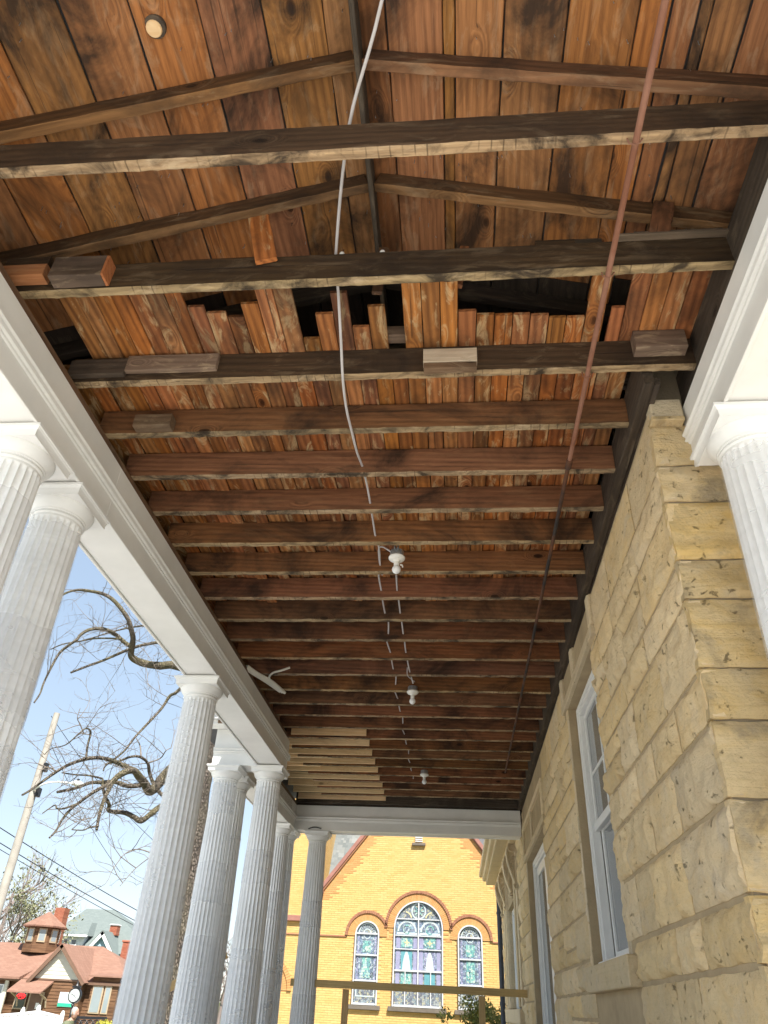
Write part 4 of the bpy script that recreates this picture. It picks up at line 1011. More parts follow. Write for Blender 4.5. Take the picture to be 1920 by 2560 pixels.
def window(key, label):
    cx, hw, zb, zs = CW[key]; t = thing('stained_glass_window', label, 'window', (cx, CY, zb))
    # reveal lining so the opening has depth, then the frame
    pts = arch_poly(cx, hw, zb, zs, CY + .11, 20); mb = MB(); mb.face([(x, y - .001, z) for x, y, z in pts]); mb.build('backing', M['glass_dark'], t)
    fr_ = MB(); ring(fr_, cx, zs, hw, .038, YG, .09, 0, math.pi, 24); bar(fr_, cx - hw, cx - hw + .038, zb, zs, YG, .09); bar(fr_, cx + hw - .038, cx + hw, zb, zs, YG, .09); bar(fr_, cx - hw + .05, cx + hw - .05, zb, zb + .05, YG, .09); fr_.build('frame', M['lead'], t)
    if key == 'c':
        rows = [zb + .05, 1.00, 1.56, 1.92, 2.37]; colsx = [cx - hw + .05, cx, cx + hw - .05]
        hb = MB()
        for z in rows[1:]: bar(hb, cx - hw + .05, cx + hw - .05, z - (.022 if z == 1.0 else .013), z + (.022 if z == 1.0 else .013), YG - .005, .06)
        bar(hb, cx - .018, cx + .018, zb, zs + hw - .03, YG - .002, .075)
        for x in (cx - .385, cx + .385): bar(hb, x - .013, x + .013, zb + .03, 1.0, YG - .008, .055)
        hb.build('glazing_bar', M['lead'], t)
        mats = [3, 0, 0, 0]
        for i in range(4):
            for j in (0, 1):
                p = MB(); a, b = colsx[j], colsx[j + 1]; p.box(a, b, YG - .02, YG - .01, rows[i], rows[i + 1]); po = p.build('pane', SG[0] if i else SG[3], t)
                m_ = (a + b) / 2; w2 = (b - a) / 2; y = YG - .022; z0, z1 = rows[i] + .03, rows[i + 1] - .03
                if i in (0, 1, 2):
                    q = MB(); lo = .52 if i == 0 else z0
                    for x in (a + .03, b - .15): bar(q, x, x + .12, lo, z1, y, .006)
                    q.build('pilaster_glass', M['sg_violet'], po)
                if i == 1:
                    q = MB(); bar(q, m_ - .17, m_ + .17, z0, z1 - .02, y, .004); q.build('ground_glass', M['sg_aqua'] if j == 0 else SG[2], po)
                    q = MB(); q.prism([(m_ + u, y - .005, z0 + v) for u, v in ((-.13, 0), (.13, 0), (.10, .22), (.07, .36), (.03, .46), (-.03, .46), (-.07, .36), (-.11, .2))], (0, -.005, 0)); q.build('figure_glass', M['sg_white'], po)
                if i == 2:
                    q = MB(); bar(q, m_ - .17, m_ + .17, z0 + .02, z1, y, .004); q.build('ground_glass', SG[1], po)
                    q = MB(); q.prism([(m_ + (.1 if k % 2 == 0 else .035) * math.cos(math.pi * k / 4), y - .006, (z0 + z1) / 2 + (.1 if k % 2 == 0 else .035) * math.sin(math.pi * k / 4)) for k in range(8)], (0, -.004, 0)); q.build('star_glass', M['sg_gold'], po)
                if i == 3:
                    q = MB(); ring(q, m_, z0 + .08, .30, .05, y, .006, 0, math.pi, 14); bar(q, a + .04, b - .04, z0, z0 + .06, y, .006); q.build('scroll_glass', M['sg_white'], po)
                    q = MB(); ring(q, m_, z0 + .14, .13, .035, y - .002, .006, 0, 5.4, 14); q.build('scroll_glass', SG[1], po)
                if i == 0:
                    q = MB(); bar(q, m_ - .16, m_ + .16, .55, .97, y, .004); q.build('ground_glass', M['sg_aqua'] if j else SG[1], po)
        a0_ = math.asin(.25 / (hw - .035)); pts = [(cx + (hw - .035) * math.cos(a0_ + (math.pi - 2 * a0_) * i / 20), YG - .01, 2.12 + (hw - .035) * math.sin(a0_ + (math.pi - 2 * a0_) * i / 20)) for i in range(21)]
        po = MB().prism(pts, (0, -.01, 0)).build('pane', SG[3], t)
        q = MB(); ring(q, cx, 2.60, .235, .04, YG - .022, .008); q.build('rose_glass', M['sg_white'], po)
        q = MB()
        for k in range(8):
            a = math.pi * k / 4; q.prism([(cx + r * math.cos(a + d), YG - .022, 2.60 + r * math.sin(a + d)) for r, d in ((.05, -.3), (.15, -.12), (.18, 0), (.15, .12), (.05, .3))], (0, -.006, 0))
        q.build('rose_glass', SG[1], po)
        q = MB(); ring(q, cx - .42, 2.37, .22, .04, YG - .022, .006, .2, 1.5, 10); ring(q, cx + .42, 2.37, .22, .04, YG - .022, .006, 1.64, 2.94, 10); q.build('rose_glass', M['sg_gold'], po)
    else:
        rows = [zb + .05, .70, 1.36, 1.93]; hb = MB()
        for z in rows[1:]: bar(hb, cx - hw + .05, cx + hw - .05, z - .02, z + .02, YG - .005, .06)
        hb.build('glazing_bar', M['lead'], t)
        for i in range(3):
            a, b = cx - hw + .05, cx + hw - .05; po = MB().box(a, b, YG - .02, YG - .01, rows[i], rows[i + 1]).build('pane', SG[(3, 0, 0)[i]], t); y = YG - .022; z0, z1 = rows[i] + .03, rows[i + 1] - .03
            if i: 
                q = MB(); bar(q, cx - .13, cx + .13, z0 + .04, z1 - (.02 if i == 1 else .16), y, .005); q.build('ground_glass', SG[1], po)
                q = MB(); bar(q, a + .03, a + .09, z0, z1, y, .004); bar(q, b - .09, b - .03, z0, z1, y, .004); q.build('border_glass', SG[2], po)
                if i == 2: q = MB(); ring(q, cx, z1 + .0, .115, .025, y - .003, .005, math.pi, 2 * math.pi, 10); q.build('rose_glass', M['sg_white'], po)
            else:
                q = MB(); bar(q, a + .04, b - .04, z0 + .12, z0 + .15, y, .006); bar(q, a + .04, a + .07, z0 + .15, z1, y, .006); bar(q, b - .07, b - .04, z0 + .15, z1, y, .006); q.build('border_glass', M['sg_white'], po)
        pts = [(cx + (hw - .05) * math.cos(math.pi * i / 16), YG - .01, 1.93 + (hw - .05) * math.sin(math.pi * i / 16)) for i in range(17)]
        po = MB().prism(pts, (0, -.01, 0)).build('pane', SG[3], t)
        q = MB(); ring(q, cx, 1.95, .27, .03, YG - .022, .006, 0, math.pi, 14); ring(q, cx, 1.95, .12, .03, YG - .022, .006, 0, math.pi, 10)
        for k in range(1, 10):
            a = math.pi * k / 10; q.prism([(cx + r * math.cos(a + d), YG - .022, 1.95 + r * math.sin(a + d)) for r, d in ((.14, -.03), (.23, -.03), (.23, .03), (.14, .03))], (0, -.004, 0))
        q.build('fan_glass', M['sg_white'], po)
    s_ = MB(); s_.cbox(cx - hw - .12, cx + hw + .1, CY - .09, CY + .1, zb - .12, zb - .005, .01); s_.build('sill', M['sillstone'], t)
# the core wall must be open behind the glass: a shallow reveal box of dark glass stands in front of the core
YG = CY - .005
for k_, l_ in (('c', 'large arched stained-glass window in the middle of the yellow church'), ('l', 'small arched stained-glass window beside the free-standing column'), ('r', 'small arched stained-glass window above the leafy shrub')):
    window(k_, l_)
# louvred vent near the peak
v = MB()
for k in range(7): v.prism([(-1.33, CY - .05, 4.62 + k * .06), (-1.33, CY + .0, 4.66 + k * .06), (-1.33, CY - .0, 4.665 + k * .06), (-1.33, CY - .055, 4.635 + k * .06)], (.24, 0, 0))
v.build('vent_louvre', M['white_frame'], church); MB().cbox(-1.43, -.99, CY - .09, CY + .05, 4.50, 4.585, .008).build('vent_sill', M['sillstone'], church)
# nave roof of slates behind the gable, facing the porch
def slates(x0, x1, ye, ze, yr, zr, name):
    mb = MB(); d = Vector((0, yr - ye, zr - ze)); L = d.length; d.normalize(); n_ = Vector((0, -d.z, d.y)); k = 0; s_ = 0; rr = random.Random(5)
    while s_ < L:
        x = x0 - (.1 if k % 2 else 0)
        while x < x1:
            a, b = max(x, x0) + .006, min(x + .2, x1) - .006
            if b > a:
                p = Vector((0, ye, ze)) + d * s_; h = rr.uniform(.012, .022); q = p + d * .24
                mb.prism([(a, p.y, p.z), (b, p.y, p.z), (b, p.y + n_.y * h, p.z + n_.z * h), (a, p.y + n_.y * h, p.z + n_.z * h)], (0, q.y - p.y, q.z - p.z))
            x += .2
        s_ += .115; k += 1
    return tag(mb.build(name, M['slate'], church), kind='stuff')
slates(-4.9, -1.2, CY + 1.2, 3.0, CY + 5.2, 8.6, 'slates'); slates(.2, 4.0, CY + 1.6, 3.4, CY + 3.2, 5.45, 'slates')
mb = MB().prism([(-4.9, CY + 1.2, 2.9), (-4.9, CY + 5.2, 8.5), (-4.9, CY + 9.2, 2.9)], (9, 0, 0)); mb.build('roof_deck', M['shingle_grey'], church)
MB().cbox(.2, 4.0, CY + 3.1, CY + 3.4, 5.42, 5.56, .02).build('ridge_tile', M['coping'], church)
# tower wall to the left with band, belt and arched red door
TX0, TX1, TYF = -6.95, -4.42, CY + .35
def tw(x, z):
    dx = x + 6.05
    if z < .35 and abs(dx) < .62: return False
    if z >= .35 and math.hypot(dx, z - .35) < .98: return False
    return True
MB().box(TX0, TX1 - .001, TYF, TYF + 4, GZ, 8.5).build('tower_core', M['brick_mortar'], church)
tag(brickfield(TX0, TX1, -1.0, 6.5, tw, TYF).build('tower_brickwork', M['brick'], church), kind='stuff')
side = MB(); k = 0; z = -1.0
while z < 6.5:
    y = TYF - (.1 if k % 2 else 0)
    while y < TYF + 1.5: side.box(TX1 - .005, TX1 + .01, y + .004, y + .2, z + .004, z + .056); y += BW
    z += BH; k += 1
tag(side.build('tower_brickwork', M['brick'], church), kind='stuff')
MB().cbox(TX0 - .12, TX1 + .06, TYF - .12, TYF + .05, 2.22, 2.38, .01).build('tower_band', M['coping'], church)
MB().cbox(TX0, TX1 + .03, TYF - .04, TYF + .05, 1.84, 1.88, .006).build('belt_course', M['brick_dark'], church)
hood = MB(); n = 40
for i in range(n):
    a0, a1 = math.pi * i / n + .004, math.pi * (i + 1) / n - .004
    for r0, r1, dp_ in ((.66, .84, .03), (.85, .98, .06)): hood.prism([(-6.05 + r * math.cos(a), TYF + .01, .35 + r * math.sin(a)) for r, a in ((r0, a0), (r1, a0), (r1, a1), (r0, a1))], (0, -dp_ - .01, 0))
hood.build('door_arch', M['brick_orange'], church)
M['red_paint'] = plain('red_door_paint', (.45, .025, .02), .4, .15, 3, .04)
dr = MB(); dr.prism([(-6.66, TYF - .012, GZ), (-5.44, TYF - .012, GZ)] + [(-6.05 + .61 * math.cos(math.pi * i / 16), TYF - .012, .35 + .61 * math.sin(math.pi * i / 16)) for i in range(17)], (0, .05, 0)); dr.build('red_door', M['red_paint'], church)
# ------------------------------------------------------------------ foliage helpers
def leafmat(name, a, b):
    g = NG(name); ge = g.n('NewGeometry'); g.set(color=g.ramp(ge.outputs['Random Per Island'], [(0, a), (.5, tuple((x + y) / 2 for x, y in zip(a, b))), (1, b)]), rough=.6, spec=.3); return g.m
M['leaf_shrub'] = leafmat('shrub_leaf', (.12, .15, .03), (.36, .33, .08)); M['leaf_bud'] = leafmat('budding_leaf', (.15, .16, .08), (.24, .24, .14)); M['leaf_hedge'] = leafmat('hedge_leaf', (.25, .26, .03), (.42, .38, .05))
def barkmat(name, a, b, moss, ms=.5):
    g = NG(name); c = g.coord((1, 1, .35), rnd=False); v = g.n('TexVoronoi', {'Scale': 34.0, 'Randomness': 1.0}, feature='DISTANCE_TO_EDGE'); g.put(v.inputs['Vector'], c); n = g.noise(g.coord(rnd=False), 1.6, 6)
    h = g.ramp(v.outputs['Distance'], [(.02, 0.0), (.2, 1.0)]); col = g.mix(h, a, b); col = g.mix(g.math('MULTIPLY', g.ramp(n, [(.45, 0.0), (.6, 1.0)]), ms), col, moss)
    g.set(color=col, rough=.95, spec=.1); g.bump(g.math('ADD', h, g.noise(c, 20, 4)), .9, .04); return g.m
M['bark'] = barkmat('lichen_bark', (.085, .07, .058), (.24, .20, .155), (.26, .235, .10), .35); M['bark_trunk'] = barkmat('grey_trunk_bark', (.055, .046, .04), (.21, .175, .145), (.26, .24, .15), .2); M['twig'] = plain('grey_twig', (.20, .165, .135), .9, .3, 9, .2); M['bark_far'] = plain('far_bark', (.26, .21, .19), .95, .2, 3, .1)
def leaves(mb, centre, n, spread, size, rr, squash=1.0):
    for _ in range(n):
        d = Vector((rr.gauss(0, 1), rr.gauss(0, 1), rr.gauss(0, 1) * squash)).normalized() * (rr.random() ** .45)
        p = Vector(centre) + Vector((d.x * spread[0], d.y * spread[1], d.z * spread[2]))
        a = Vector((rr.uniform(-1, 1), rr.uniform(-1, 1), rr.uniform(-1, 1))).normalized(); b = a.orthogonal().normalized(); s_ = size * rr.uniform(.6, 1.3)
        mb.face((p - a * s_, p + b * s_ * .42, p + a * s_, p - b * s_ * .42))
rr = random.Random(3)
sh = thing('leafy_shrub', 'bushy yellow-green shrub growing below the church windows behind the rail', 'shrub', (.55, 20.0, GZ))
mb = MB()
sc0 = at(1204, 2550, 20)
for _ in range(34): leaves(mb, (sc0.x + rr.gauss(0, .36), 20 + rr.gauss(0, .3), sc0.z - .1 + rr.gauss(0, .28)), 70, (.22, .22, .2), .05, rr)
mb.build('foliage', M['leaf_shrub'], sh)
mb = MB()
for k in range(7): mb.tube([(.6, 20, GZ), (.6 + rr.uniform(-.2, .2), 20 + rr.uniform(-.2, .2), -1.2), (.6 + rr.uniform(-.6, .6), 20 + rr.uniform(-.4, .4), -.3)], [.03, .02, .006], 6)
mb.build('stems', M['twig'], sh)
# ------------------------------------------------------------------ big bare tree
SCL = 4.1475
def T1(x, y): return (100 + x / SCL, 1380 + y / SCL)
def T2(x, y): return (80 + x / SCL, 1780 + y / SCL)
tree = thing('bare_tree', 'large leafless tree with mossy crooked limbs beyond the porch columns', 'tree', (-6.2, 18, GZ))
def limb(pix, r0, r1, Y0, Y1, wob=.25, seed=0):
    """pixel polyline of a limb, laid out in depth between Y0 and Y1; radii in zoomed pixels"""
    rq = random.Random(seed); n = len(pix); P = []; Rd = []
    for i, p in enumerate(pix):
        t = i / (n - 1); Y = Y0 + (Y1 - Y0) * t + wob * math.sin(t * 9 + seed); q = at(p[0], p[1], Y); dep = Vector((q.x, q.y, q.z)).dot(Vector((DX[2], DY[2], DZ[2])))
        P.append(q); Rd.append((r0 + (r1 - r0) * t) / SCL * dep / FPX)
    S = smooth_path(P, 4); RR = []
    for i in range(n - 1):
        for k in range(4): RR.append(Rd[i] + (Rd[i + 1] - Rd[i]) * k / 4)
    RR.append(Rd[-1])
    RR = [r * (1 + .12 * noise.noise((i * .9, seed, 1.7))) for i, r in enumerate(RR)]
    return S, RR
LIMBS = [
 ([(505, 1690)] + [T1(*p) for p in [(1400, 1175), (1250, 1180), (1100, 1160), (990, 1120), (945, 1075), (950, 1000), (965, 900), (950, 820), (915, 700), (850, 600), (750, 490), (640, 430), (480, 400), (380, 395), (270, 425), (150, 500)]], 44, 9, 18, 15),
 ([T1(*p) for p in [(950, 985), (880, 940), (790, 860), (700, 810), (600, 795), (500, 810), (420, 860), (380, 910), (280, 980), (200, 1050), (130, 1170), (70, 1290), (30, 1380), (0, 1470), (-60, 1560)]], 22, 8, 16.8, 15),
 ([T1(*p) for p in [(1500, 880), (1195, 940), (1060, 965), (920, 1010), (780, 1070), (640, 1130), (500, 1180), (320, 1250)]], 17, 11, 17.5, 16.2),
 ([T1(*p) for p in [(850, 900), (600, 895), (420, 925), (240, 955), (110, 1010)]], 10, 5, 16.5, 17),
 ([T1(*p) for p in [(1300, 740), (1060, 765), (900, 790), (700, 840), (560, 885), (440, 915)]], 11, 5, 17.8, 17),
 ([(520, 1640)] + [T1(*p) for p in [(1445, 1425), (1350, 1490), (1290, 1580), (1230, 1659)]] + [T2(*p) for p in [(1180, 140), (1060, 270), (960, 400), (850, 490), (760, 560), (740, 610)]], 17, 8, 18, 16.5),
 ([(478, 1880)] + [T2(*p) for p in [(1400, 640), (1330, 720), (1260, 800), (1210, 820), (1170, 740), (1110, 670), (1060, 610), (1000, 610), (900, 660), (830, 730), (800, 790), (750, 900), (700, 1060), (670, 1220)]], 58, 14, 18, 15.5),
 ([T2(*p) for p in [(1060, 600), (940, 550), (820, 500), (700, 475), (570, 485), (420, 530), (300, 590), (150, 690), (0, 800), (-100, 860)]], 25, 11, 16.8, 15),
 ([T2(*p) for p in [(1200, 745), (1010, 770), (860, 725), (720, 730), (600, 735), (450, 790), (260, 830)]], 25, 14, 17.2, 16.4),
 ([T2(*p) for p in [(830, 730), (760, 765), (640, 830), (500, 930), (400, 1010), (310, 1120), (250, 1230), (180, 1305)]], 21, 9, 16.4, 15),
 ([(462, 1985)] + [T2(*p) for p in [(1320, 990), (1240, 1050), (1130, 1130), (1060, 1090), (960, 1045), (800, 1025), (800, 960), (760, 880), (735, 780), (735, 700)]], 34, 12, 18, 16),
 ([(440, 2010)] + [T2(*p) for p in [(1350, 860), (1270, 760), (1220, 640), (1200, 530), (1120, 465), (1020, 465), (900, 510), (760, 540)]], 22, 9, 17.9, 17),
 ([T2(*p) for p in [(560, 480), (580, 330), (610, 210), (560, 170), (480, 230), (350, 340), (200, 380), (130, 440)]], 12, 4, 15.8, 15.4),
 ([T2(*p) for p in [(690, 1180), (590, 1200), (530, 1225), (410, 1220)]], 10, 5, 15.6, 15.3),
 ([T2(*p) for p in [(450, 960), (330, 1000), (260, 1000), (240, 965), (180, 1000), (110, 1050)]], 11, 5, 15.6, 15.2),
 ([T2(*p) for p in [(730, 690), (600, 660), (450, 650), (310, 630)]], 10, 6, 16, 15.8),
 ([T2(*p) for p in [(240, 610), (170, 575), (100, 600), (75, 680)]], 9, 4, 15.4, 15.2),
 ([T2(*p) for p in [(1130, 460), (1120, 350), (1080, 270)]], 9, 4, 17.4, 17.2),
 ([T2(*p) for p in [(1200, 530), (1330, 480), (1390, 400), (1440, 375)]], 8, 3.5, 17.3, 17),
 ([T2(*p) for p in [(540, 230), (500, 130), (470, 60), (500, -40)]], 7, 3, 15.6, 15.3),
 ([(515, 2040), (462, 2085), (430, 2060), (400, 2120), (340, 2170), (300, 2215)], 9, 3, 18, 17),
 ([(470, 2180), (372, 2130), (330, 2125), (300, 2145)], 8, 3, 18, 17.2),
 ([(560, 1960), (640, 2000), (690, 2020)], 30, 14, 18, 19.5),
]
# trunk
trunk = [at(x + 15, y, 18) for x, y in [(396, 2750), (404, 2560), (430, 2360), (455, 2180), (478, 2010), (500, 1860), (522, 1720), (540, 1600), (560, 1480)]]
S = smooth_path(trunk, 5); n = len(S)
MB().tube(S, [(.33 - .12 * i / n) * (1 + .06 * noise.noise((i * .7, 2, 1))) for i in range(n)], 18).build('trunk', M['bark_trunk'], tree, True)
rt = random.Random(21); twigs = MB(); base_pts = []
for k, (pix, r0, r1, Y0, Y1) in enumerate(LIMBS):
    S, RR = limb(pix, r0, r1, Y0, Y1, .2, k); MB().tube(S, RR, 10).build('limb', M['bark'] if r0 > 9 else M['twig'], tree, True)
    base_pts += [(p, r, (S[min(i + 1, len(S) - 1)] - S[max(i - 1, 0)]).normalized()) for i, (p, r) in enumerate(zip(S, RR))]
def grow(p, d, L, r, lev):
    P = [p]; n = rt.randint(4, 6); dd = d.copy(); bend = Vector((rt.uniform(-1, 1), rt.uniform(-1, 1), rt.uniform(-.6, 1))) * .17
    for i in range(n):
        dd = (dd + bend + Vector((rt.uniform(-1, 1), rt.uniform(-1, 1), rt.uniform(-1, 1))) * .2).normalized(); P.append(P[-1] + dd * L / n)
        if lev > 0 and rt.random() < .55: grow(P[-1], (dd + Vector((rt.uniform(-1, 1), rt.uniform(-1, 1), rt.uniform(-.8, 1)))).normalized(), L * rt.uniform(.35, .65), r * .6, lev - 1)
    twigs.tube(P, [r * (1 - .65 * i / n) for i in range(n + 1)], 4, cap=False)
for p, r, d in base_pts:
    if rt.random() < .27:
        v_ = Vector((rt.uniform(-1, 1), rt.uniform(-1, 1), rt.uniform(-.7, 1))); v_ = (v_ - d * v_.dot(d) * .6).normalized(); grow(p, v_, rt.uniform(.4, 1.35), rt.uniform(.006, .011), 2)
tag(twigs.build('twigs', M['twig'], tree), kind='stuff')
# ------------------------------------------------------------------ utility pole, lamp, wires
up = thing('utility_pole', 'tall pale wooden utility pole with a curved lamp arm', 'pole', (-17.4, 30, GZ))
M['pole'] = plain('weathered_pole', (.42, .385, .34), .9, .2, 3, .3)
MB().tube([(-17.36, 30, GZ), (-17.36, 30, 4), (-17.36, 30, 10.1)], [.19, .17, .13], 14).build('pole', M['pole'], up, 50)
a = at(100, 1963, 30); pts = [(-17.36, 29.9, a.z - .25)] + [at(x, y, 29.6) for x, y in [(105, 1962), (125, 1956), (150, 1955), (178, 1958)]]
MB().tube(smooth_path(pts, 4), .035, 8).build('lamp_arm', M['white_frame'], up, True)
lp = at(193, 1960, 29.6); MB().tube([lp + Vector((-.28, 0, .02)), lp + Vector((-.1, 0, .03)), lp + Vector((.1, 0, .0)), lp + Vector((.28, 0, -.03))], [.04, .11, .12, .05], 10).build('lamp_head', M['white_frame'], up, True)
MB().cbox(lp.x - .03, lp.x + .05, lp.y - .05, lp.y + .05, lp.z + .1, lp.z + .2, .01).build('photocell', M['black_metal'], up)
for z in (6.6, 7.6): MB().cbox(-17.2, -17.05, 29.85, 30.1, z, z + .35, .02).build('pole_fitting', M['black_metal'], up)
WIRES = [((0, 2065), (350, 2258), 30, 52, 'upper thick'), ((0, 2105), (345, 2277), 30, 55, 'middle'), ((30, 2140), (345, 2286), 30, 58, 'lowest thin')]
for (p, q, ya, yb, nm) in WIRES:
    A, B = at(p[0] - 60, p[1] - 34, ya), at(q[0] + 260, q[1] + 145, yb)
    pts = [A.lerp(B, k / 10) + Vector((0, 0, -.35 * math.sin(math.pi * k / 10))) for k in range(11)]
    tag(MB().tube(pts, .02 if nm != 'lowest thin' else .015, 5).build('overhead_wire', M['black_metal'], None, True), nm + ' overhead wire sloping from the utility pole past the house roofs', 'wire', 'overhead wires')
for (p, q, ya, yb, nm) in [((128, 1790), (382, 2100), 30, 40, 'slack service wire dropping from the pole top behind the tree limbs'), ((118, 1840), (300, 2180), 30, 44, 'thin wire running steeply down from the pole between twigs')]:
    A, B = at(*p, ya), at(*q, yb); pts = [A.lerp(B, k / 10) + Vector((0, 0, -.3 * math.sin(math.pi * k / 10))) for k in range(11)]
    tag(MB().tube(pts, .013, 5).build('overhead_wire', M['black_metal'], None, True), nm, 'wire', 'overhead wires')
# ------------------------------------------------------------------ houses across the street
def hq(x, y, Y): return at(x / 4.1475, 2180 + y / 4.1475, Y)
def siding(x0, x1, z0, z1, y, step, m, parent, name='siding', clip=None):
    """lap boards facing -Y; clip(z) -> (xa, xb)"""
    mb = MB(); z = z0
    while z < z1 - .01:
        zt = min(z + step, z1); a, b = (x0, x1) if clip is None else clip(z); c, d = (x0, x1) if clip is None else clip(zt)
        if b - a > .03: 
            c, d = (c, d) if d > c else ((a + b) / 2, (a + b) / 2 + .001)
            mb.face(((a, y - .028, z), (b, y - .028, z), (d, y - .004, zt), (c, y - .004, zt))); mb.face(((a, y, z), (b, y, z), (b, y - .028, z), (a, y - .028, z)))
        z = zt
    return mb.build(name, M[m], parent)
def sid(name, a, b):
    g = NG(name); c = g.coord((.6, 1, 7), rnd=False); g.set(color=g.mix(g.ramp(g.noise(c, 1.5, 4), [(.3, 0.0), (.7, 1.0)]), a, b), rough=.85, spec=.2); return g.m
M['brown_siding'] = sid('brown_cedar_siding', (.085, .045, .026), (.21, .115, .062)); M['cream_siding'] = plain('cream_siding', (.58, .56, .46), .6, .06, 2, .03)
M['blue_siding'] = plain('light_blue_siding', (.36, .52, .63), .6, .06, 2, .03); M['tan_trim'] = plain('tan_trim', (.42, .33, .22), .6, .1, 2, .05); M['dark_trim'] = plain('brown_trim', (.17, .10, .065), .6, .15, 2, .05)
def shing(name, a, b, c3):
    g = NG(name); c = g.coord((1, 1, 1), rnd=False); br = g.n('TexBrick', {'Scale': 1.0, 'Mortar Size': .008, 'Row Height': .14, 'Brick Width': .3}); 
    g.put(br.inputs['Vector'], c); br.inputs['Color1'].default_value = (*a, 1); br.inputs['Color2'].default_value = (*b, 1); br.inputs['Mortar'].default_value = (*c3, 1)
    n = g.noise(c, 3.0, 5); g.set(color=g.mix(g.math('MULTIPLY', n, .5), br.outputs[0], c3), rough=.95, spec=.1); g.bump(n, .4, .03); return g.m
M['red_shingle'] = shing('red_brown_shingle', (.32, .185, .135), (.26, .145, .105), (.20, .115, .085)); M['green_shingle'] = shing('grey_green_shingle', (.195, .225, .215), (.165, .195, .188), (.14, .165, .16))
M['chim'] = islandmat('chimney_brick', [(.36, .12, .075), (.42, .16, .10), (.30, .10, .06)])
YH = 50.0
bh = thing('brown_house', 'low brown clapboard house with red shingle roof, cream gable and cupola', 'house', (-24, YH + 3, GZ))
xl, xr = -34.0, -19.55; ze = .62
siding(xl, xr, GZ, ze, YH, .165, 'brown_siding', bh)
MB().box(xl, xr, YH + .002, YH + 8, GZ, ze).build('wall', M['brown_siding'], bh)
# main roof: slope toward the street
mb = MB(); mb.prism([(xl - .3, YH - .45, ze - .12), (xl - .3, YH - .45, ze + .0), (xl - .3, YH + 4, 2.62), (xl - .3, YH + 8.4, ze), (xl - .3, YH + 8.4, ze - .12)], (-23.2 + .3 - xl, 0, 0)); mb.build('roof', M['red_shingle'], bh)
mb = MB(); mb.face([(-23.21, YH - .45, ze + .002), (-19.2, YH - .45, ze - .06), (-21.6, YH + 3.0, 2.0), (-23.21, YH + 4, 2.62)]); mb.face([(-23.21, YH - .45, ze - .12), (-19.2, YH - .45, ze - .18), (-19.2, YH - .45, ze - .06), (-23.21, YH - .45, ze + .002)]); mb.face([(-19.2, YH - .45, ze - .06), (-19.2, YH + 8, ze - .06), (-21.6, YH + 3.0, 2.0)]); mb.face([(-19.2, YH + 8, ze - .06), (-23.21, YH + 8.4, ze), (-23.21, YH + 4, 2.62), (-21.6, YH + 3.0, 2.0)]); mb.build('roof_hip', M['red_shingle'], bh)
mb = MB(); mb.cbox(xl - .3, -25.2, YH - .5, YH - .42, ze - .16, ze - .01, .01); mb.cbox(-21.8, -19.2, YH - .5, YH - .42, ze - .18, ze - .03, .01); mb.build('gutter', M['dark_trim'], bh)
# cross gable with cream siding
gA, gL, gR = (-23.62, 2.42), (-25.12, .60), (-21.83, .64); YG2 = YH - .7
siding(gL[0], gR[0], .66, 2.3, YG2, .2, 'cream_siding', bh, 'gable_siding', lambda z: (gA[0] - (gA[1] - z) * (gA[0] - gL[0]) / (gA[1] - gL[1]) + .12, gA[0] + (gA[1] - z) * (gR[0] - gA[0]) / (gA[1] - gR[1]) - .12))
siding(gL[0] + .1, gR[0] - .1, GZ, .6, YG2 + .02, .165, 'brown_siding', bh, 'siding'); MB().box(gL[0] + .11, gR[0] - .11, YG2 + .03, YH + .1, GZ, .62).build('wall', M['brown_siding'], bh)
for s_, e_ in ((-1, gL), (1, gR)):
    d = Vector((e_[0] - gA[0], 0, e_[1] - gA[1])); u = d.normalized(); n_ = Vector((-u.z, 0, u.x)); n_ = n_ if n_.z > 0 else -n_
    p0 = Vector((gA[0], YG2 - .35, gA[1])); p1 = p0 + d * 1.08
    MB().prism([p0, p1, p1 - n_ * .17, p0 - n_ * .19], (0, .08, 0)).build('rake_board', M['dark_trim'], bh)
    MB().prism([p0 + n_ * .01, p1 + n_ * .01, p1 + n_ * .05, p0 + n_ * .05], (0, 5.2, 0)).build('gable_roof', M['red_shingle'], bh)
MB().cbox(gL[0] + .05, gR[0] - .05, YG2 - .06, YG2 + .02, .56, .66, .01).build('frieze_board', M['dark_trim'], bh)
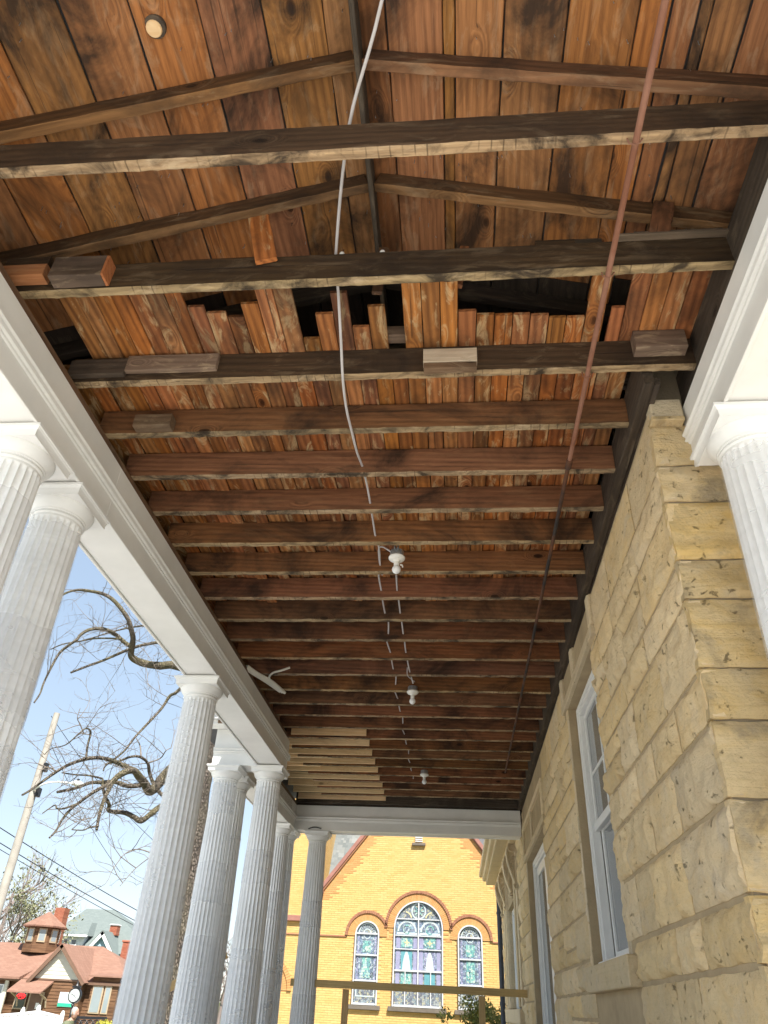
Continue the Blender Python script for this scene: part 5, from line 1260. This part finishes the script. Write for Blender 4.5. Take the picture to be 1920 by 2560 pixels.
# cupola
cu = (-27.1, YH + 3.2); hexr = 1.08; zc0, zc1 = 2.35, 3.5
mb = MB().lathe([(hexr * 1.04, zc0 - .3), (hexr * 1.04, zc0 + .16), (hexr * .97, zc0 + .17), (hexr * .97, zc1)], 8, cu); mb.build('cupola_wall', M['brown_siding'], bh)
MB().lathe([(hexr * 1.33, zc1 - .02), (hexr * 1.35, zc1 + .06), (.04, zc1 + .92)], 8, cu).build('cupola_roof', M['red_shingle'], bh)
for k in range(8):
    a = math.pi / 8 + k * math.pi / 4
    if math.sin(a) > .4: continue
    c_ = Vector((cu[0] + math.cos(a) * hexr * .9, cu[1] + math.sin(a) * hexr * .9, 0)); t_ = Vector((-math.sin(a), math.cos(a), 0)); n_ = Vector((math.cos(a), math.sin(a), 0))
    f_ = MB(); f_.prism([c_ - t_ * .25 + Vector((0, 0, zc0 + .28)), c_ + t_ * .25 + Vector((0, 0, zc0 + .28)), c_ + t_ * .25 + Vector((0, 0, zc1 - .1)), c_ - t_ * .25 + Vector((0, 0, zc1 - .1))], n_ * .06); wo = f_.build('cupola_window', M['tan_trim'], bh)
    c2 = c_ + n_ * .05; f_ = MB(); f_.prism([c2 - t_ * .18 + Vector((0, 0, zc0 + .36)), c2 + t_ * .18 + Vector((0, 0, zc0 + .36)), c2 + t_ * .18 + Vector((0, 0, zc1 - .18)), c2 - t_ * .18 + Vector((0, 0, zc1 - .18))], n_ * .015); f_.build('pane', M['glass_sky'], wo)
def brickstack(x0, x1, y0, y1, z0, z1, parent, name='chimney'):
    mb = MB(); k = 0; z = z0
    while z < z1:
        o_ = .1 if k % 2 else 0; x = x0 - o_
        while x < x1:
            a, b = max(x, x0), min(x + .2, x1)
            if b - a > .02: mb.box(a + .005, b - .005, y0, y1, z + .005, z + .07)
            x += .2
        z += .075; k += 1
    o = mb.build(name, M['chim'], parent); return o
# bay of tall windows on the right
bx = (-21.15, -20.1); yb2 = YH - .35
siding(bx[0] - .35, bx[1] + .25, GZ, .9, yb2, .165, 'brown_siding', bh, 'bay_siding'); MB().box(bx[0] - .34, bx[1] + .24, yb2 + .005, YH + 1, GZ, .9).build('bay_wall', M['brown_siding'], bh)
MB().prism([(bx[0] - .55, yb2 - .35, .86), (bx[0] - .55, yb2 - .35, .93), (bx[0] - .55, yb2 + 2.2, 1.18), (bx[0] - .55, yb2 + 2.2, .9)], (bx[1] - bx[0] + 1.0, 0, 0)).build('bay_roof', M['red_shingle'], bh)
def hwin(x0, x1, z0, z1, y, par, gl='glass_sky', trim='tan_trim', name='window'):
    w_ = MB().cbox(x0 - .07, x1 + .07, y - .07, y, z0 - .07, z1 + .07, .01).build(name, M[trim], par); MB().box(x0, x1, y - .08, y - .06, z0, z1).build('pane', M[gl], w_); return w_
hwin(-21.3, -20.78, -.86, .36, yb2, bh); hwin(-20.55, -20.28, -.86, .36, yb2, bh)
hwin(-28.1, -27.55, -1.2, .2, YH - .32, bh, trim='white_frame'); hwin(-27.4, -26.95, -1.2, .2, YH - .32, bh, trim='white_frame')
MB().box(-29, -26.75, YH - .31, YH + .1, GZ, .62).build('bay_wall', M['brown_siding'], bh); MB().cbox(-26.85, -26.62, YH - .45, YH - .3, GZ, .55, .02).build('corner_post', M['cream_siding'], bh)
MB().prism([(-30, YH - .9, .55), (-30, YH - .9, .66), (-30, YH + 1.2, 1.25), (-30, YH + 1.2, .6)], (4.2, 0, 0)).build('porch_roof', M['red_shingle'], bh)
# door with canopy, open sign window
dd = MB().cbox(-24.98, -24.08, YG2 - .04, YG2 + .02, GZ, -.02, .01).build('door', M['tan_trim'], bh); MB().box(-24.88, -24.18, YG2 - .055, YG2 - .03, GZ + .1, -.1).build('door_leaf', M['dark_trim'], dd); MB().box(-24.45, -24.25, YG2 - .065, YG2 - .054, -.85, -.55).build('door_notice', M['white_frame'], dd)
MB().prism([(-25.75, YG2 - 1.3, -.10), (-25.75, YG2 - 1.3, -.02), (-25.75, YG2, .56), (-25.75, YG2, .46)], (2.05, 0, 0)).build('door_canopy', M['red_shingle'], bh)
for x in (-25.6, -23.85): MB().tube(smooth_path([(x, YG2, -.75), (x, YG2 - .12, -.5), (x, YG2 - .25, -.35), (x, YG2 - 1.1, -.08)]), .05, 8).build('canopy_bracket', M['tan_trim'], bh, True)
ow = hwin(-26.1, -25.5, -.85, -.05, YH - .02, bh, 'glass_dark')
def textobj(txt, name, size, loc, mat, parent, ext=.01):
    cu_ = bpy.data.curves.new(name, 'FONT'); cu_.body = txt; cu_.size = size; cu_.align_x = 'CENTER'; cu_.align_y = 'CENTER'; cu_.extrude = ext
    tmp = bpy.data.objects.new(name, cu_); COL.objects.link(tmp); tmp.rotation_euler = (R_(90), 0, 0)
    dg = bpy.context.evaluated_depsgraph_get(); me = bpy.data.meshes.new_from_object(tmp.evaluated_get(dg)); bpy.data.objects.remove(tmp)
    me.transform(Matrix.Rotation(R_(90), 4, 'X')); me.materials.clear(); me.materials.append(mat)
    return link(name, me, parent, loc)
g = NG('red_neon'); g.set(color=(.8, .02, .02), ecol=(1, .03, .03), estr=.8); M['neon'] = g.m
os_ = thing('open_sign', 'small red lit OPEN sign in the dark house window', 'sign', (-25.78, YH - .12, -.35)); MB().cbox(-26.05, -25.5, YH - .13, YH - .10, -.42, -.12, .01).build('sign_back', M['black_metal'], os_)
textobj('OPEN', 'sign_letters', .2, (-25.78, YH - .14, -.27), M['neon'], os_)
rg = MB(); P_ = [(-25.78 + .26 * math.cos(t * .314), YH - .14, -.27 + .13 * math.sin(t * .314)) for t in range(21)]; rg.tube(P_, .014, 5).build('sign_border', M['neon'], os_)
M['sign_green'] = plain('sign_green', (.03, .42, .26), .5, .05, 2, .02); M['sign_white'] = plain('sign_white', (.58, .62, .60), .5, .04, 2, .02); M['sign_blue'] = plain('sign_pale_blue', (.45, .62, .66), .5, .1, 2, .02)
def sgn(x0, x1, z0, z1, y, label, dot=True):
    t = thing('wall_sign', label, 'sign', ((x0 + x1) / 2, y, z0)); zz_ = z0 + (z1 - z0) * .26
    MB().cbox(x0, x1, y - .05, y - .001, z0, z1, .01).build('sign_board', M['sign_white'], t); MB().cbox(x0 + .01, x1 - .01, y - .06, y - .048, z0 + .01, zz_, .004).build('sign_band', M['sign_green'], t)
    if dot: MB().prism([((x0 + x1) / 2 + .12 * math.cos(k * .524) - .1, y - .052, z1 - .22 + .12 * math.sin(k * .524)) for k in range(12)], (0, -.008, 0)).build('sign_emblem', M['sign_blue'], t)
sgn(-23.15, -22.15, -.68, .03, YG2, 'white sign with green lower band and round emblem on brown siding behind the clock'); sgn(-20.12, -19.75, -.85, -.22, YH, 'narrow white sign with green band at the corner of the brown house', False)
# blue house behind
YB = 80.0
bl = thing('blue_house', 'tall light blue house with grey-green hipped roof behind the brown one', 'house', (-35, YB + 6, GZ))
zE = 3.3
siding(-40.9, -29.4, GZ, zE, YB, .22, 'blue_siding', bl); MB().box(-40.9, -29.4, YB + .005, YB + 12, GZ, zE).build('wall', M['blue_siding'], bl)
mb = MB(); e = [(-41.5, YB - .6, zE), (-28.8, YB - .6, zE), (-28.8, YB + 12.6, zE), (-41.5, YB + 12.6, zE)]; r0, r1 = (-39.3, YB + 5, 7.5), (-36.2, YB + 5, 7.5)
for f in ((e[0], e[1], r1, r0), (e[1], e[2], r1), (e[2], e[3], r0, r1), (e[3], e[0], r0), e): mb.face(f)
mb.build('roof', M['green_shingle'], bl)
# front gable of the blue house
ga = (-34.0, 5.05); gl_, gr_ = (-36.0, 2.6), (-31.7, 2.2); yg = YB - 1.4
siding(-35.6, -32.0, GZ, 5.0, yg, .22, 'blue_siding', bl, 'gable_siding', lambda z: (-35.6, -32.0) if z < 2.7 else (ga[0] - (ga[1] - z) * .78, ga[0] + (ga[1] - z) * .85))
MB().box(-35.55, -32.05, yg + .01, YB, GZ, 2.7).build('gable_wall', M['blue_siding'], bl)
for s_, e_ in ((-1, gl_), (1, gr_)):
    d = Vector((e_[0] - ga[0], 0, e_[1] - ga[1])); u = d.normalized(); n_ = Vector((-u.z, 0, u.x)); n_ = n_ if n_.z > 0 else -n_; p0 = Vector((ga[0], yg - .4, ga[1] + .05)); p1 = p0 + d * 1.03
    MB().prism([p0, p1, p1 - n_ * .28, p0 - n_ * .3], (0, .1, 0)).build('rake_board', M['white_frame'], bl); MB().prism([p0 + n_ * .01, p1 + n_ * .01, p1 + n_ * .08, p0 + n_ * .08], (0, 4.6, 0)).build('gable_roof', M['green_shingle'], bl)
w_ = hwin(-33.15, -32.85, 2.4, 3.3, yg, bl, 'glass_dark', 'white_frame'); M['maroon'] = plain('maroon_shutter', (.22, .07, .09), .6, .1, 3, .05); MB().cbox(-32.72, -32.42, yg - .06, yg, 2.35, 3.3, .01).build('shutter', M['maroon'], bl); MB().cbox(-33.6, -33.3, yg - .06, yg, 2.35, 3.3, .01).build('shutter', M['maroon'], bl)
# dormer
yd = YB + .2; MB().box(-39.0, -36.6, yd, YB + 4, 3.0, 4.75).build('dormer_wall', M['white_frame'], bl)
MB().prism([(-39.4, yd - .4, 4.7), (-36.2, yd - .4, 4.7), (-36.9, yd + 1.6, 6.0), (-38.9, yd + 1.6, 6.0)], (0, 2.2, .1)).build('dormer_roof', M['green_shingle'], bl); MB().cbox(-39.45, -36.15, yd - .5, yd - .38, 4.6, 4.78, .02).build('dormer_eave', M['white_frame'], bl)
for x in (-38.6, -37.75): ww = hwin(x, x + .42, 3.45, 4.35, yd, bl, 'glass_dark', 'white_frame'); MB().box(x, x + .42, yd - .1, yd - .085, 3.86, 3.94).build('meeting_rail', M['white_frame'], ww)
brickstack(-34.3, -33.55, YB + .4, YB + 1.2, 4.9, 5.75, bl); MB().cbox(-34.35, -33.5, YB + .3, YB + 1.25, 5.75, 5.85, .02).build('chimney_cap', M['white_frame'], bl)
ch = thing('brick_chimney', 'tall red brick chimney with a small vane beside the cupola', 'chimney', (-31.8, 64, 1.6)); p = hq(632, 378, 64); brickstack(p.x - .45, p.x + .35, 64, 64.9, 1.0, p.z, ch, 'stack'); MB().lathe([(.06, p.z), (.06, p.z + .3), (.2, p.z + .32), (.05, p.z + .5)], 10, (p.x, 64.4)).build('vane', M['galv'], ch)
ch = thing('brick_chimney', 'plain red brick chimney rising at the right end of the brown house roof', 'chimney', (-19.7, 55, 1.0)); p0, p1 = hq(1300, 1000, 56), hq(1348, 730, 56); brickstack(p1.x - .5, p1.x + .35, 56, 56.7, GZ, p1.z, ch, 'stack'); MB().cbox(p1.x - .56, p1.x + .41, 55.95, 56.75, p1.z, p1.z + .12, .02).build('stack_cap', M['chim'], ch)
# hazy bare trees beyond
def bare(name, label, base, h, spread, seed, m='bark_far', leaf=None, nb=9, group=None):
    rq = random.Random(seed); t = thing(name, label, 'tree', base, group); b = Vector(base); tk = MB(); tk.tube([b, b + Vector((rq.uniform(-.3, .3), 0, h * .35)), b + Vector((rq.uniform(-.6, .6), 0, h * .7))], [h * .022, h * .016, h * .007], 8); tk.build('trunk', M[m], t, True); cr = MB(); lf = MB()
    def gr_(p, d, L, r, lev):
        P = [p]; dd = d.copy()
        for i in range(4): dd = (dd + Vector((rq.uniform(-1, 1), rq.uniform(-1, 1), rq.uniform(-.5, .9))) * .25).normalized(); P.append(P[-1] + dd * L / 4)
        cr.tube(P, [r, r * .85, r * .7, r * .55, r * .4], 4, cap=False)
        if leaf: leaves(lf, P[-1], leaf, (.5, .5, .5), .13, rq)
        if lev > 0:
            for _ in range(3): gr_(P[rq.randint(1, 4)], (dd + Vector((rq.uniform(-1, 1), rq.uniform(-1, 1), rq.uniform(-.4, .8))) * .8).normalized(), L * rq.uniform(.5, .75), r * .55, lev - 1)
    for k in range(nb):
        z = h * rq.uniform(.3, .7); a = rq.uniform(0, 6.28); gr_(b + Vector((0, 0, z)), Vector((math.cos(a) * spread, math.sin(a) * spread, rq.uniform(.4, 1.1))).normalized(), h * rq.uniform(.22, .38), h * .008, 3)
    cr.build('crown', M[m], t)
    if leaf: lf.build('foliage', M['leaf_bud'], t)
def gp(px, Y): p = at(px, 2400, Y); return (p.x, Y, GZ)
bare('far_tree', 'budding pale green tree left of the cupola beyond the brown house', gp(10, 66), 9.5, 1.0, 1, leaf=6)
bare('far_tree', 'bare grey tree standing directly behind the utility pole', gp(-30, 74), 14.0, 1.0, 2, nb=11)
bare('far_tree', 'bare pinkish tree just left of the cupola roof', gp(55, 70), 9.0, 1.1, 3)
bare('far_tree', 'small bare tree between cupola and brick chimney', gp(112, 84), 9.0, 1.0, 4)
bare('far_tree', 'bare tree glimpsed between the outer columns', gp(565, 60), 7.0, 1.3, 6, nb=12)
bare('far_tree', 'low dense bare tree glimpsed behind the outer column pair', gp(590, 90), 7.5, 1.3, 8, nb=14)
# white balustrade, clock, bench, person, hedge
bal = thing('white_balustrade', 'white wooden balustrade in front of the brown house', 'railing', (-22, 43, GZ)); YBL = 43.0
def balrun(px0, px1, n):
    A, B = hq(*px0, YBL), hq(*px1, YBL); A2 = Vector((A.x, A.y + .0, A.z)); MBt = MB()
    d = (B - A); MB().prism([A, B, B + Vector((0, 0, -.1)), A + Vector((0, 0, -.1))], (0, .1, 0)).build('hand_rail', M['white_frame'], bal)
    MB().prism([A + Vector((0, .02, -.75)), B + Vector((0, .02, -.75)), B + Vector((0, .02, -.83)), A + Vector((0, .02, -.83))], (0, .06, 0)).build('bottom_rail', M['white_frame'], bal)
    for k in range(n + 1):
        p = A.lerp(B, k / n)
        MB().cbox(p.x - .022, p.x + .022, p.y + .03, p.y + .075, p.z - .76, p.z - .1, .004).build('baluster', M['white_frame'], bal)
    for p in ((A, B) if px1[0] > 600 else (A,)):
        MB().cbox(p.x - .08, p.x + .08, p.y - .03, p.y + .13, GZ, p.z + .12, .01).build('newel_post', M['white_frame'], bal); MB().lathe([(.09, p.z + .121), (.06, p.z + .15), (.075, p.z + .19), (.001, p.z + .23)], 12, (p.x, p.y + .05)).build('newel_cap', M['white_frame'], bal)
balrun((-30, 1475), (225, 1455), 16); balrun((228, 1455), (388, 1435), 10); balrun((392, 1432), (640, 1492), 18)
YK = 40.0; kc = hq(772, 1280, YK)
kl = thing('street_clock', 'black post clock with round white dial in front of the brown house', 'clock', (kc.x, YK, GZ))
MB().lathe([(.14, GZ), (.14, GZ + .3), (.07, GZ + .35), (.05, GZ + .5), (.045, kc.z - .42), (.09, kc.z - .38), (.05, kc.z - .3)], 12, (kc.x, YK + .05)).build('post', M['black_metal'], kl, 40)
def disc(c, r, y0, y1, n=28): m_ = MB(); m_.prism([(c.x + r * math.cos(6.2832 * k / n), y0, c.z + r * math.sin(6.2832 * k / n)) for k in range(n)], (0, y1 - y0, 0)); return m_
disc(kc, .31, YK - .02, YK + .14).build('case', M['black_metal'], kl); disc(kc, .255, YK - .035, YK - .018).build('dial', M['sign_white'], kl)
hm = MB()
for k in range(12):
    a = k * math.pi / 6; u = Vector((math.cos(a), 0, math.sin(a))); v_ = Vector((-u.z, 0, u.x)); c_ = Vector((kc.x, YK - .036, kc.z)); hm.prism([c_ + u * .2 - v_ * .008, c_ + u * .235 - v_ * .008, c_ + u * .235 + v_ * .008, c_ + u * .2 + v_ * .008], (0, -.004, 0))
for a, L_ in ((R_(-40), .14), (R_(160), .2)):
    u = Vector((math.cos(a), 0, math.sin(a))); v_ = Vector((-u.z, 0, u.x)); hm.prism([c_ - v_ * .01, c_ + u * L_ - v_ * .006, c_ + u * L_ + v_ * .006, c_ + v_ * .01], (0, -.007, 0))
hm.build('hands', M['black_metal'], kl); MB().cbox(kc.x - .2, kc.x + .2, YK - .02, YK + .12, kc.z + .3, kc.z + .38, .01).build('header', M['black_metal'], kl); MB().tube([(kc.x, YK + .05, kc.z + .38), (kc.x, YK + .05, kc.z + .46), (kc.x, YK + .05, kc.z + .6)], [.1, .05, .008], 8).build('finial', M['black_metal'], kl)
# ironwork bench back
ib = thing('iron_bench', 'black cast-iron bench with round scrollwork beside the brown house', 'bench', (-17.5, 39, GZ)); YI = 39.0
A, B = hq(785, 1493, YI), hq(1105, 1503, YI); MB().prism([A, B, B + Vector((0, 0, -.1)), A + Vector((0, 0, -.1))], (0, .08, 0)).build('back_rail', M['black_metal'], ib)
for k in range(5):
    c_ = A.lerp(B, (k + .5) / 5) + Vector((0, .04, -.32)); m_ = MB(); m_.tube([(c_.x + .19 * math.cos(t * .5236), c_.y, c_.z + .19 * math.sin(t * .5236)) for t in range(13)], .025, 6); m_.tube([(c_.x + .11 * math.cos(t * .5236), c_.y, c_.z + .11 * math.sin(t * .5236)) for t in range(10)], .018, 6); m_.build('scroll', M['black_metal'], ib)
MB().cbox(A.x, B.x, YI - .4, YI + .05, A.z - .62, A.z - .56, .01).build('seat', M['black_metal'], ib)
for x in (A.x + .05, B.x - .05):
    for y in (YI - .35, YI + .03): MB().tube([(x, y, GZ), (x, y, A.z - .05 if y > YI else A.z - .58)], .03, 6).build('leg', M['black_metal'], ib)
hd = thing('clipped_hedge', 'low yellow-green clipped bush beside the iron bench', 'shrub', (-15.9, 37, GZ)); c_ = hq(1160, 1600, 37); mb = MB(); rr = random.Random(8)
for _ in range(20): leaves(mb, c_ + Vector((rr.uniform(-.5, .7), rr.uniform(-.4, .4), rr.uniform(-.4, .06))), 60, (.25, .25, .2), .06, rr)
mb.tube([c_ + Vector((.1, 0, -1)), c_ + Vector((.1, 0, -.2))], .05, 6); mb.build('foliage', M['leaf_hedge'], hd)
# person walking
YP = 22.0; hp = hq(742, 1452, YP)
M['skin'] = plain('skin', (.52, .30, .22), .55, .08, 6, .03); M['jacket'] = plain('olive_jacket', (.16, .18, .11), .85, .15, 8, .1); M['hair'] = plain('grey_hair', (.50, .47, .44), .8, .12, 20, .2); M['trousers'] = plain('dark_trousers', (.07, .08, .10), .9, .1, 8, .1)
pr = thing('person', 'person with grey hair in an olive jacket walking past the clock', 'person', (hp.x, YP, GZ))
hz = hp.z - .02; hx_ = hp.x
def skinfig(name, V, E_, Rr, mat, parent, lev=2):
    me = bpy.data.meshes.new(name); me.from_pydata(V, E_, []); ob = bpy.data.objects.new(name, me); COL.objects.link(ob); md = ob.modifiers.new('Skin', 'SKIN'); sv = me.skin_vertices[0].data if me.skin_vertices else None
    if sv is None:
        bm = bmesh.new(); bm.from_mesh(me); bm.verts.layers.skin.verify(); bm.to_mesh(me); bm.free(); sv = me.skin_vertices[0].data
    for q, r_ in zip(sv, Rr): q.radius = r_ if hasattr(r_, '__len__') else (r_, r_)
    sv[0].use_root = True; ob.modifiers.new('Sub', 'SUBSURF').levels = lev; ob.modifiers['Sub'].render_levels = lev
    dg = bpy.context.evaluated_depsgraph_get(); m2 = bpy.data.meshes.new_from_object(ob.evaluated_get(dg)); bpy.data.objects.remove(ob); m2.materials.clear()
    m2.polygons.foreach_set('use_smooth', [True] * len(m2.polygons)); return m2
fl = GZ + .02; hh = hz + .12 - fl; k_ = hh / 1.75
def pz(v): return fl + v * k_
V = [(hx_, YP, pz(.95)), (hx_, YP, pz(1.15)), (hx_ + .03, YP, pz(1.38)), (hx_ + .05, YP, pz(1.48)), (hx_ + .07, YP, pz(1.56)),
     (hx_ - .02, YP - .19, pz(1.40)), (hx_ - .10, YP - .25, pz(1.13)), (hx_ + .06, YP - .24, pz(.92)), (hx_ + .12, YP - .23, pz(.85)), (hx_ - .02, YP + .19, pz(1.40)), (hx_ + .06, YP + .25, pz(1.13)), (hx_ + .2, YP + .22, pz(.95)), (hx_ + .25, YP + .2, pz(.88)),
     (hx_ + .02, YP - .10, pz(.88)), (hx_ + .20, YP - .10, pz(.50)), (hx_ + .22, YP - .1, pz(.09)), (hx_ + .34, YP - .1, pz(.05)), (hx_ - .02, YP + .10, pz(.88)), (hx_ - .06, YP + .1, pz(.5)), (hx_ - .28, YP + .1, pz(.12)), (hx_ - .18, YP + .1, pz(.05))]
E_ = [(0, 1), (1, 2), (2, 3), (3, 4), (2, 5), (5, 6), (6, 7), (7, 8), (2, 9), (9, 10), (10, 11), (11, 12), (0, 13), (13, 14), (14, 15), (15, 16), (0, 17), (17, 18), (18, 19), (19, 20)]
Rr = [(.15, .12), (.16, .12), (.17, .12), .07, .055, .075, .058, .045, .04, .075, .058, .045, .04, .095, .068, .05, .035, .095, .068, .05, .035]
me = skinfig('body', V, E_, Rr, None, pr)
for m_ in (M['jacket'], M['trousers'], M['skin'], M['black_metal']): me.materials.append(m_)
for p_ in me.polygons:
    c_ = p_.center; p_.material_index = 2 if c_.z > pz(1.475) or (c_.z < pz(.93) and abs(c_.y - YP) > .17) else (0 if c_.z > pz(.86) else (3 if c_.z < pz(.1) else 1))
link('body', me, pr, (0, 0, 0))
def headfn(r, z, t): return r * (1 + .12 * math.cos(t))
hcz = hz
MB().lathe([(.03, hcz - .125), (.055, hcz - .11), (.07, hcz - .07), (.078, hcz - .01), (.082, hcz + .04), (.07, hcz + .09), (.04, hcz + .115), (.003, hcz + .122)], 20, (hx_ + .09, YP), fn=headfn).build('head', M['skin'], pr, True)
mb = MB().lathe([(.084, hcz - .03), (.091, hcz + .03), (.086, hcz + .075), (.06, hcz + .115), (.02, hcz + .135), (.002, hcz + .137)], 20, (hx_ + .072, YP), fn=headfn); mb.build('hair', M['hair'], pr, True)
mb = MB(); mb.prism([(hx_ + .175, YP - .012, hcz + .02), (hx_ + .175, YP + .012, hcz + .02), (hx_ + .18, YP + .018, hcz - .025), (hx_ + .18, YP - .018, hcz - .025)], (.022, 0, -.008)); mb.build('nose', M['skin'], pr)
for s_ in (-1, 1): MB().lathe([(.004, hcz - .03), (.014, hcz - .015), (.016, hcz + .015), (.006, hcz + .03)], 8, (hx_ + .075, YP + s_ * .085)).build('ear', M['skin'], pr, True)
for s_ in (-1, 1): MB().lathe([(.002, hcz + .012), (.008, hcz + .018), (.008, hcz + .024), (.002, hcz + .03)], 8, (hx_ + .168, YP + s_ * .03)).build('eye', M['black_metal'], pr, True)
MB().cbox(hx_ + .158, hx_ + .17, YP - .025, YP + .025, hcz - .062, hcz - .055, .002).build('mouth', M['maroon'], pr)
